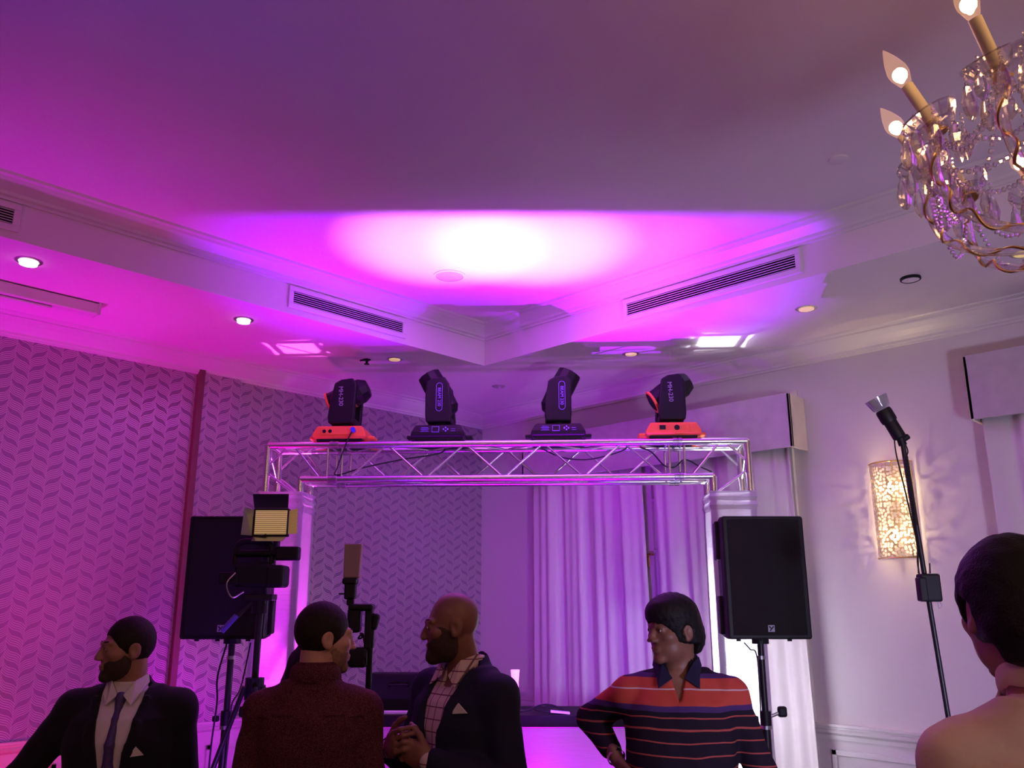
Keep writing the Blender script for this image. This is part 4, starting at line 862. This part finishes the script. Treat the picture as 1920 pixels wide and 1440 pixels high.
def person(label, r, f, az, s, head_az, skin, joints, cloth, hands, head_pos=(0, .01), pitch=0, hair=None, beard=None, tilt=0, h=.0048, wide=1.0, belly=0, jaw=1.0):
    root = thing('person', label, 'person', W(r, f, 0), heading(az)); root.scale = (s, s, s)
    hy = -R(head_az-az); HC = np.array((head_pos[0], head_pos[1], 1.645)); HR = np.array(Matrix.Rotation(hy, 3, 'Z') @ Matrix.Rotation(pitch, 3, 'X') @ Matrix.Rotation(tilt, 3, 'Y')); H = (HC, HR)
    J = {k: (np.array(a, float), np.array(b, float), np.array(c, float)) for k, (a, b, c) in joints.items()}     # side: shoulder, elbow, wrist
    allp = np.array([p for v in J.values() for p in v]+[(.25, .22, 0), (-.25, -.2, 0)]); pad = .16
    lo = np.minimum(allp.min(0)-pad, (-.3, -.22, 0)); hi = np.maximum(allp.max(0)+pad, (.3, .22, 1.80)); lo[2] = -.01; hi[2] = 1.80
    legs = {-1: ((-.09, 0, .92), (-.11, .02, .50), (-.12, -.01, .10)), 1: ((.09, 0, .92), (.11, .02, .50), (.12, -.01, .10))}
    B = Field(lo, hi, h)
    B.put(stack(trunk(wide, belly)), .01)
    for sd in (-1, 1):
        a, b, c = J[sd]; B.put(cone((sd*.04, -.02, 1.45), a+np.array((0, 0, -.008)), .044, .042), .02); B.put(ell(a+np.array((0, 0, -.016)), (.046, .048, .054)), .02)
        B.put(cone(a, b, .044, .036), .02); B.put(cone(b, b+(c-b)*.35, .036, .037), .015); B.put(cone(b+(c-b)*.3, c, .037, .0255), .015)
        p, q, e = legs[sd]; B.put(cone(p, q, .082, .055), .03); B.put(cone(q, np.array(q)*.65+np.array(e)*.35, .052, .052), .02); B.put(cone(q, e, .050, .034), .02); B.put(cone((e[0], -.03, .05), (e[0]+sd*.02, .15, .035), .036, .034), .02)
    nb = np.array((0, -.015, 1.455)); nt = HC+HR@np.array((0, -.02, -.05)); B.put(cone(nb, nt, .060*wide**.5, .052*wide**.5), .022)
    E_ = lambda c, r, k=.01, op='+': B.put(ell(c, r), k, H, op)
    E_((0, -.007, .028), (.075, .085, .086), .01); E_((0, .028, -.02), (.063, .066, .082), .02); E_((0, .026, -.066), (.053*jaw, .056, .046), .02); E_((0, .072, -.099), (.023*jaw, .019, .018), .015)
    for sd in (-1, 1):
        E_((sd*.044, .056, -.02), (.021, .026, .02), .015); E_((sd*.031, .104, .004), (.019, .018, .012), .010, '-'); E_((sd*.031, .081, .003), (.0145, .012, .0125), .004); E_((sd*.013, .104, -.034), (.009, .012, .008), .006)
        B.put(cone((sd*.045, .076, .021), (sd*.012, .090, .019), .008, .010), .010, H)
        E_((sd*.076, -.006, -.004), (.009, .021, .031), .006); E_((sd*.084, .001, -.002), (.006, .011, .017), .004, '-'); E_((sd*.076, .0, -.028), (.008, .011, .010), .006)
    B.put(cone((0, .085, .014), (0, .106, -.026), .0085, .0098), .008, H); E_((0, .104, -.030), (.0115, .012, .009), .006)
    E_((0, .086, -.060), (.025, .012, .0065), .006); E_((0, .084, -.071), (.022, .012, .0075), .006); B.put(cone((-.02, .096, -.0655), (.02, .096, -.0655), .0018, .0018, (1, 1, 1)), .002, H, '-')
    for sd, hd in hands.items(): hand(B, J[sd][2], *hd[:2], (-sd if len(hd) < 5 else hd[4]), hd[2], **(hd[3] if len(hd) > 3 else {}))
    body = B.mesh('body', M[skin], root)
    hb = lambda: Field(HC-.19, HC+.19, .004)
    def hm(mb, nm, mt): o = mb.build(nm, mt, root, smooth=True); o.matrix_basis = Matrix.Translation(Vector(HC)) @ Matrix([list(r_) for r_ in HR]).to_4x4(); return o
    for sd in (-1, 1):
        e = hm(MB().sph((sd*.031, .0832, .0015), (.0112, .0105, .0075)), 'eye', M['eye']); i = MB().sph((sd*.031, .0905, .002), (.0052, .0045, .0052)).build('iris', M['iris'], e, smooth=True)
        hm(MB().tube([(sd*.014, .0925, .020), (sd*.024, .0915, .0255), (sd*.036, .0860, .027), (sd*.050, .0745, .022)], lambda q: .0042*(1-.5*q), 6), 'eyebrow', M['hairb'])
    if hair:
        kind = hair['kind']; t = hair.get('t', .009); Hf = hb()
        if kind != 'bald':
            Hf.put(ell((0, -.007, .028), (.075+t, .085+t, .086+t*hair.get('top', 1))), .01, H)
            if hair.get('back'): Hf.put(ell((0, -.045, -.02), (.066+t, .062+t, .07+t)), .02, H)
            if hair.get('mop'): Hf.put(ell((0, .012, .062), (.074+t, .085+t, .056+t)), .02, H); 
            Hf.put(ell((0, .09, -.035), (.075, .09, hair.get('face', .082))), .006, H, '-')
            for sd in (-1, 1): Hf.put(ell((sd*.09, .004, -.012), (.022, .026, .036)), .006, H, '-')
            Hf.put(rbox((0, .03, hair.get('low', -.05)-.1), (.2, .085, .1), .01), .01, H, '-')
            Hf.put(rbox((0, -.1, hair.get('nape', -.075)-.1), (.2, .2, .1), .01), .008, H, '-')
            Hf.wob(hair.get('amp', .0015), hair.get('fr', 160), 1); Hf.mesh('hair', M[hair.get('m', 'hair')], root)
    if beard:
        t = beard.get('t', .005); Hf = hb(); Hf.put(ell((0, .026, -.066), (.053*jaw+t, .056+t, .046+t)), .02, H); Hf.put(ell((0, .072, -.099), (.023*jaw+t, .019+t, .018+t)), .015, H); Hf.put(ell((0, .028, -.02), (.063+t*.6, .066+t*.6, .082+t*.6)), .02, H)
        Hf.put(ell((0, .10, -.008), (.062, .075, .044)), .008, H, '-'); Hf.put(ell((0, .02, .06), (.12, .16, .062)), .01, H, '-'); Hf.put(ell((0, .108, -.066), (.021, .03, .009)), .004, H, '-'); Hf.put(rbox((0, -.12, -.05), (.2, .10, .2), .01), .01, H, '-')
        for sd in (-1, 1): Hf.put(ell((sd*.088, -.006, -.006), (.022, .016, .034)), .006, H, '-')
        Hf.wob(.001, 220, 2); Hf.mesh('beard', M[beard.get('m', 'stub')], root)
    cloth(root, dict(J=J, H=H, HC=HC, HR=HR, lo=lo, hi=hi, legs=legs, trunk=trunk(wide, belly), wide=wide))
    return root
def sleeves(Fd, c, r0=.066, r1=.047, r2=.036, upto=.93, sh=.012, k=.02):
    for sd in (-1, 1):
        a, b, w = c['J'][sd]; u = (upto[sd] if isinstance(upto, dict) else upto)
        Fd.put(cone((sd*.05, -.018, 1.455), a+np.array((0, 0, .004)), .047+sh, r0-.005), .03); Fd.put(ell(a+np.array((0, 0, -.015)), (r0, r0, r0+.006)), .025)
        Fd.put(cone(a, b, r0-.004, r1), .02); Fd.put(cone(b, b+(w-b)*u, r1, r2), k)
def low_cut(z0): return lambda X, Y, Z: z0-Z+0*X+0*Y
def trousers(root, c, m='trouser'):
    T = Field((-.32, -.26, .02), (.32, .26, 1.10), .008); T.put(stack([(z, rx+.012, ry+.012, cx, cy) for z, rx, ry, cx, cy in c['trunk'] if z < 1.12]), .01)
    for sd, (p, q, e) in c['legs'].items(): T.put(cone(p, q, .10, .078), .03); T.put(cone(q, (e[0], e[1], .06), .077, .062), .02)
    T.wob(.004, 30, 1); T.mesh('trousers', M[m], root)
    for sd, (p, q, e) in c['legs'].items():
        S_ = Field((-.3, -.2, -.005), (.3, .32, .16), .006); S_.put(cone((e[0], -.05, .055), (e[0]+sd*.03, .19, .04), .048, .042), .02); S_.put(cone((e[0], -.03, .05), (e[0], -.02, .11), .048, .044), .02); S_.cut(lambda X, Y, Z: -Z+0*X+0*Y); S_.mesh('shoe', M['shoe'], root)
def collar_band(Fd, c, r=.066, z=1.49, th=.005, up=.035, gap=0):   # a standing band round the neck, open at the front when gap > 0
    def f(X, Y, Z):
        x = X; y = Y+.012; zt = Z-(z-.018*np.clip(y/.06, -1, 1)); rad = np.sqrt(x*x+y*y)
        d = np.maximum(np.abs(rad-(r-(zt)*.12))-th, np.abs(zt-up/2)-up/2)
        if gap: d = np.maximum(d, .004+gap*(1.0+0*zt)-np.abs(x)-(y < 0)*1.0)
        return d
    Fd.put((f, np.array((0, 0, z)), .13), .006)
def flaps(root, m, z0=0, wide=0):
    for sd in (-1, 1):
        P_ = [(sd*.010, .080, 1.482), (sd*.044, .052, 1.532), (sd*.070, -.004, 1.552), (sd*.078, .004, 1.522), (sd*.066, .060, 1.488), (sd*(.044+wide), .092, 1.448)]
        o = MB().prism([(x+sd*wide*.6, y+.006, z+z0) for x, y, z in P_], (0, .005, .002)).build('collar_flap', M[m], root, bevel=.0015)
def suit(mt='suit', tie=True, shirtm='white', square=True, button=1.10, sqx=-.095, sqz=1.285):
    def go(root, c):
        lo, hi = c['lo'], c['hi']; inner = [(z, rx+.008, ry+.008, cx, cy) for z, rx, ry, cx, cy in c['trunk'] if z > .85]
        S_ = Field((-.24, -.22, .86), (.24, .24, 1.60), .006); S_.put(stack(inner), .01); S_.put(cone((-.09, -.01, 1.44), (.09, -.01, 1.44), .05, .05), .03)
        S_.put(cone((0, -.012, 1.46), (0, -.006, 1.535), .070, .066), .012); S_.put(cone((0, -.012, 1.46), (0, -.002, 1.60), .056, .054), .004, None, '-')
        S_.cut(lambda X, Y, Z: (Z-(1.548-.30*np.clip(Y+.01, 0, 1)))+0*X)
        if not tie: S_.put(rbox((0, .10, 1.53), (.022, .10, .085), .006), .01, (np.array((0, 0, 0.)), np.eye(3)), '-')
        S_.mesh('shirt', M[shirtm], root); flaps(root, shirtm, 0, 0 if tie else .016)
        for sd in (-1, 1):
            a, b, w = c['J'][sd]; K_ = Field(w-.09, w+.09, .005); K_.put(cone(b+(w-b)*.86, b+(w-b)*.99, .0335, .0325), .004); K_.mesh('shirt_cuff', M[shirtm], root)
        if tie:
            T = Field((-.05, 0, 1.0), (.05, .22, 1.52), .004); T.put(cone((0, .078, 1.474), (0, .090, 1.446), .021, .013), .004)
            tr = {z: (ry, cy) for z, rx, ry, cx, cy in inner}; zs = sorted(tr); fy = lambda z: float(np.interp(z, zs, [tr[k][0]+tr[k][1] for k in zs]))+.006
            pts = [(0, .084, 1.45)]+[(0, fy(z) if z < 1.38 else fy(z)*.5+.047, z) for z in (1.40, 1.32, 1.24, 1.16, 1.08, 1.03)]
            for i, (p, q) in enumerate(zip(pts, pts[1:])): T.put(cone(p, q, .011+.0025*i, .0135+.0025*i, (.55, 1, .55) if 0 else (1, 1, 1)), .01)
            T.mesh('tie', M['tie'], root)
        Jk = Field(lo, hi, .0065); rows = [(z, rx+.026, ry+.024, cx, cy) for z, rx, ry, cx, cy in c['trunk'] if z > .79]; rows[0] = (.76, rows[0][1]+.012, rows[0][2]+.012, 0, 0)
        Jk.put(stack(rows), .01); sleeves(Jk, c, .072, .056, .044, .90, .020)
        Jk.put(cone((0, -.02, 1.44), (0, -.02, 1.50), .088, .080), .02); Jk.put(cone((0, -.008, 1.40), (0, .0, 1.62), .068, .070), .006, None, '-')
        # V opening down to the button
        def vee(X, Y, Z): w = np.clip((Z-button)/(1.50-button), 0, 1.3); return np.maximum(np.maximum(np.abs(X)-(.004+.076*w**.85), .0-Y), button-.0-Z)
        Jk.d = np.maximum(Jk.d, -vee(Jk.ax[0][:, None, None], Jk.ax[1][None, :, None], Jk.ax[2][None, None, :]).astype(np.float32))
        def open_(X, Y, Z): return np.maximum(np.abs(X)-(.002+.10*np.clip((button-.02-Z)/.4, 0, 1)**1.5), .0-Y)+0*Z
        fy2 = lambda z: float(np.interp(z, [r_[0] for r_ in rows], [r_[2]+r_[4] for r_ in rows]))
        for sd in (-1, 1):   # lapels
            pr = None
            for z in np.linspace(button+.01, 1.47, 14):
                w = min(1.0, (z-button)/(1.50-button)); x = .006+.076*w**.85; y = fy2(min(z, 1.40))*(1 if z < 1.38 else 1-.45*(z-1.38)/.1)+.001; lw_ = .012+.030*min(1, w*1.5)*(1 if z < 1.40 else .6)
                p = np.array((sd*(x+lw_*.5), y-.10*(x+lw_*.5), z)); 
                if pr is not None: Jk.put(cone(pr, p, lw_*.42, lw_*.42, (1, 2.2, 1)), .004)
                pr = p
        Jk.wob(.0035, 26, 3); Jk.mesh('jacket', M[mt], root)
        MB().sph((0, fy2(button-.03)+.004, button-.03), (.011, .005, .011)).build('button', M['black'], root, smooth=True)
        if square:
            rx_ = float(np.interp(sqz, [r_[0] for r_ in rows], [r_[1] for r_ in rows])); sf = lambda x: fy2(sqz)*(1-min(.98, abs(x)/rx_)**2.3)**(1/2.3)+.002; q = Vector((sqx, 0, sqz)); k = MB(); V_ = lambda x, z: Vector((sqx+x, sf(sqx+x), sqz+z))
            k.prism([V_(-.024, 0), V_(.022, -.004), V_(.020, .006), V_(.003, .030), V_(-.014, .012)], (0, .004, 0)); k.build('pocket_square', M['white'], root)
        trousers(root, c, mt)
    return go
def shirt(mt, back=True, tuck=False, cuff=.95, loose=.020, vneck=False, ar=.066, ch=0):
    def go(root, c):
        lo, hi = c['lo'], c['hi']; K_ = Field(lo, hi, .0065); rows = [(z, rx+loose, ry+loose, cx, cy) for z, rx, ry, cx, cy in c['trunk'] if z > .79]; rows[0] = (.78, rows[0][1]+.008, rows[0][2]+.008, 0, 0)
        K_.put(stack(rows), .01); sleeves(K_, c, ar, ar-.013, .040, cuff, .014)
        K_.wob(.005, 22, 5); K_.wob(.0025, 48, 2); K_.put(cone((0, -.015, 1.45), (0, -.008, 1.555+ch), .074, .067), .008); K_.put(cone((0, -.010, 1.47), (0, .0, 1.66), .060, .060), .004, None, '-')
        tor = lambda X, Y, Z: np.sqrt((np.sqrt(X*X+(Y+.010)**2)-.0745-.12*np.clip(1.545+ch-Z, -.02, .05))**2+((Z-(1.532+ch-.30*np.clip(Y+.02, 0, 1)))*.30)**2)-.0085
        K_.put((tor, np.array((0, 0, 1.52)), .14), .002)
        K_.cut(lambda X, Y, Z: (Z-(1.572+ch-.35*np.clip(Y+.02, 0, 1)))+0*X)
        if vneck:
            vn = lambda X, Y, Z: np.maximum(np.maximum(np.abs(X)-(.002+.034*np.clip((Z-1.405)/.11, 0, 1.6)), -Y+.02), 1.405-Z)
            K_.d = np.maximum(K_.d, -vn(K_.ax[0][:, None, None], K_.ax[1][None, :, None], K_.ax[2][None, None, :]).astype(np.float32))
        flaps(root, 'navyd' if vneck else mt, 0, .018 if vneck else 0)
        # folded collar edge, yoke seam and back pleat
        K_.put(cone((-.052, -.068, 1.505), (.052, -.068, 1.505), .006, .006), .006)
        if back:
            pr = None
            for x in np.linspace(-.17, .17, 12):
                z = 1.405+.012*math.cos(x*9); y = -float(np.interp(z, [r_[0] for r_ in rows], [r_[2]-r_[4] for r_ in rows]))*(max(0, 1-(abs(x)/.195)**2.3))**(1/2.3); p = np.array((x, y-.002, z))
                if pr is not None: K_.put(cone(pr, p, .003, .003), .004)
                pr = p
        K_.mesh('shirt', M[mt], root); trousers(root, c)
    return go
# ---- cloth patterns
def check_mat():
    m, N, L, p = newmat('checked_shirt_cloth'); e = Ex(N, L); tc = N.new('ShaderNodeTexCoord'); sp = N.new('ShaderNodeSeparateXYZ'); L.new(tc.outputs['Object'], sp.inputs[0])
    a = e('GREATER_THAN', e('FRACT', e('MULTIPLY', sp.outputs['X'], 26)), .90); b = e('GREATER_THAN', e('FRACT', e('MULTIPLY', sp.outputs['Z'], 26)), .90)
    mx = N.new('ShaderNodeMix'); mx.data_type = 'RGBA'; L.new(e('MAXIMUM', a, b), mx.inputs[0]); mx.inputs[6].default_value = (.66, .52, .50, 1); mx.inputs[7].default_value = (.20, .08, .12, 1)
    L.new(mx.outputs[2], p.inputs['Base Color']); p.inputs['Roughness'].default_value = .85; return m
def tweed_mat():
    m, N, L, p = newmat('burgundy_tweed'); tc = N.new('ShaderNodeTexCoord'); v = N.new('ShaderNodeTexVoronoi'); v.inputs['Scale'].default_value = 380; mp = N.new('ShaderNodeMapping'); mp.inputs['Scale'].default_value = (1, 1, .6)
    L.new(tc.outputs['Object'], mp.inputs[0]); L.new(mp.outputs[0], v.inputs['Vector']); cr = N.new('ShaderNodeValToRGB'); L.new(v.outputs['Distance'], cr.inputs[0])
    cr.color_ramp.elements[0].color = (.26, .09, .10, 1); cr.color_ramp.elements[1].color = (.07, .014, .022, 1); cr.color_ramp.elements[1].position = .5
    L.new(cr.outputs[0], p.inputs['Base Color']); p.inputs['Roughness'].default_value = .9; p.inputs['Specular IOR Level'].default_value = .2; return m
def stripe_mat():
    m, N, L, p = newmat('striped_jersey'); e = Ex(N, L); tc = N.new('ShaderNodeTexCoord'); sp = N.new('ShaderNodeSeparateXYZ'); L.new(tc.outputs['Object'], sp.inputs[0])
    nz = N.new('ShaderNodeTexNoise'); nz.inputs['Scale'].default_value = 5; L.new(tc.outputs['Object'], nz.inputs['Vector'])
    z = e('ADD', sp.outputs['Z'], e('MULTIPLY', e('SUBTRACT', nz.outputs['Fac'], .5), .022))
    cr = N.new('ShaderNodeValToRGB'); cr.color_ramp.interpolation = 'CONSTANT'; L.new(e('DIVIDE', e('SUBTRACT', z, 1.0), .6), cr.inputs[0])
    nv, rd, lt, vi, tr = (.016, .010, .022, 1), (.50, .07, .05, 1), (.62, .45, .50, 1), (.07, .03, .14, 1), (.42, .08, .07, 1)
    st = [(0, nv)]
    for zz in (1.104, 1.146, 1.188, 1.230, 1.272, 1.314, 1.352): st += [(zz, tr), (zz+.0055, nv)]
    st += [(1.375, vi), (1.392, rd), (1.441, lt), (1.447, rd), (1.482, vi), (1.496, nv)]
    el = cr.color_ramp.elements
    while len(el) > 1: el.remove(el[-1])
    el[0].position = 0; el[0].color = nv
    for zz, c in st[1:]: x = el.new((zz-1.0)/.6); x.color = c
    L.new(cr.outputs[0], p.inputs['Base Color']); p.inputs['Roughness'].default_value = .9; p.inputs['Specular IOR Level'].default_value = .2; return m
M['check'] = check_mat(); M['tweed'] = tweed_mat(); M['stripe'] = stripe_mat()
DN = (0, 0, -1)
relax = ((.25, .3, .25), (.3, .4, .3), (.35, .45, .3), (.4, .5, .35))
# man in the black suit, far left
person('bearded man in a black suit and purple tie, smiling to the left, white pocket square', -1.375, 3.2, 174, .946, -128, 'skin1',
       {1: ((.185, 0, 1.425), (.34, .05, 1.19), (.47, .20, 1.02)), -1: ((-.185, 0, 1.425), (-.225, -.03, 1.15), (-.21, .06, .91))},
       suit('suit', True, 'white', True, 1.09), {1: ((.45, .5, -.55), (-.3, .2, -1), (.3, .4, .3)), -1: ((0, .25, -1), (1, 0, 0), relax)},
       head_pos=(.01, .02), hair=dict(kind='short', t=.006, m='hairb', amp=.0008, face=.086), beard=dict(t=.004), wide=1.06)
# man in the burgundy shirt, back to the camera
person('man in a burgundy tweed shirt with his back turned, looking right', -.64, 2.9, -4, .975, 62, 'skin2',
       {1: ((.165, 0, 1.42), (.205, -.03, 1.15), (.18, .10, .92)), -1: ((-.165, 0, 1.42), (-.215, -.02, 1.15), (-.20, .10, .92))},
       shirt('tweed', True, loose=.010, ar=.060), {1: ((0, .3, -1), (-1, 0, 0), relax), -1: ((0, .3, -1), (1, 0, 0), relax)},
       head_pos=(.015, .015), hair=dict(kind='short', t=.007, m='hairb', back=False, nape=-.07, amp=.001, face=.074), beard=dict(t=.0012, m='stubl'), wide=1.02)
# bald man in the navy blazer
person('bald bearded man in a navy blazer and checked shirt, facing left with clasped hands', -.165, 3.1, -132, .995, -97, 'skin3',
       {1: ((.175, .01, 1.42), (.225, .06, 1.17), (.085, .25, 1.255)), -1: ((-.175, .0, 1.42), (-.245, .0, 1.16), (-.085, .215, 1.235))},
       suit('navy', False, 'check', True, 1.16, -.125, 1.375),
       {1: ((-.85, .35, .35), (-.35, -.9, .1), ((.5, .8, .5), (.6, .8, .5), (.6, .9, .5), (.7, .9, .5)), dict(sc=.98)), -1: ((.80, .50, .30), (.45, -.85, .2), ((.6, .8, .6), (.7, .8, .6), (.7, .9, .6), (.8, .9, .6)), dict(sc=.98))},
       head_pos=(0, .055), pitch=R(-3), beard=dict(t=.009, m='stub'), h=.0042, wide=1.04)
# man in the striped jersey
def jersey(root, c):
    shirt('stripe', False, cuff={1: .72, -1: .96}, loose=.018, vneck=True)(root, c)
    w = c['J'][1][2]; b = c['J'][1][1]; d = (w-b)/np.linalg.norm(w-b); q = w-d*.012
    MB().lathe([(.031, -.006), (.034, -.006), (.034, .006), (.031, .006)], c=Vector(q), axis=Vector(d), seg=24, caps=False).build('bracelet', M['redm'], root, smooth=True)
person('black-haired man in a striped orange and navy jersey, one hand on his hip', .595, 3.2, -172, .984, -118, 'skin4',
       {1: ((.175, 0, 1.42), (.325, -.15, 1.315), (.225, .02, 1.20)), -1: ((-.18, 0, 1.42), (-.275, .0, 1.17), (-.325, .10, .93))},
       jersey, {1: ((-.45, .25, -.85), (-.8, -.1, .4), (.3, .2, .1)), -1: ((-.1, .3, -1), (1, 0, 0), relax)},
       head_pos=(.005, .02), hair=dict(kind='short', t=.014, mop=True, back=True, top=1.3, face=.068, low=-.045, nape=-.085, amp=.002, fr=120), wide=1.08, belly=.02, jaw=1.12)
# man in the cream shirt, close at the right edge
person('black-haired man in a cream shirt seen from behind, at the right edge', .928, 1.53, 4, 1.035, 2, 'skin1',
       {1: ((.165, 0, 1.41), (.21, -.02, 1.15), (.19, .10, .92)), -1: ((-.165, 0, 1.41), (-.21, -.02, 1.15), (-.20, .10, .92))},
       shirt('cream', True, loose=.010, ar=.060, ch=.022), {1: ((0, .3, -1), (-1, 0, 0), relax), -1: ((0, .3, -1), (1, 0, 0), relax)},
       head_pos=(-.036, .01), hair=dict(kind='short', t=.016, back=True, top=1.1, nape=-.085, amp=.002, fr=110), wide=1.02)
# long-haired person in navy behind the man in burgundy
def dress(root, c):
    K_ = Field(c['lo'], c['hi'], .008); rows = [(.45, .20, .17, 0, 0), (.8, .19, .15, 0, 0)]+[(z, rx+.014, ry+.014, cx, cy) for z, rx, ry, cx, cy in c['trunk'] if z > .85]
    K_.put(stack(rows), .01); sleeves(K_, c, .060, .046, .036, .93, .010); K_.put(cone((0, -.01, 1.46), (0, 0, 1.66), .062, .062), .006, None, '-'); K_.wob(.004, 24, 2); K_.mesh('dress', M['navyd'], root)
    for sd, (p, q, e) in c['legs'].items():
        S_ = Field((-.3, -.2, -.005), (.3, .32, .16), .006); S_.put(cone((e[0], -.05, .05), (e[0]+sd*.02, .18, .035), .042, .036), .02); S_.cut(lambda X, Y, Z: -Z+0*X+0*Y); S_.mesh('shoe', M['shoe'], root)
    L_ = Field((-.2, -.26, 1.0), (.2, .16, 1.8), .006); H = c['H']
    L_.put(ell((0, -.02, .03), (.092, .108, .096)), .02, H); L_.put(cone((-.04, -.06, 1.62), (-.16, -.10, 1.30), .085, .06, (1, 1.3, 1)), .04); L_.put(cone((.03, -.07, 1.62), (.05, -.12, 1.28), .085, .07, (1, 1.3, 1)), .04)
    L_.put(ell((0, .10, -.03), (.068, .085, .09)), .01, H, '-'); L_.wob(.003, 60, 2); L_.mesh('hair', M['hair'], root)
person('person with long dark hair in navy, hidden behind the man in burgundy', -.745, 3.48, 20, .915, 5, 'skin2',
       {1: ((.165, 0, 1.42), (.205, .0, 1.15), (.14, .20, 1.05)), -1: ((-.165, 0, 1.42), (-.205, .0, 1.15), (-.14, .20, 1.05))},
       dress, {1: ((-.3, .9, .1), (-1, 0, 0), relax), -1: ((.3, .9, .1), (1, 0, 0), relax)}, head_pos=(0, .02), h=.006)
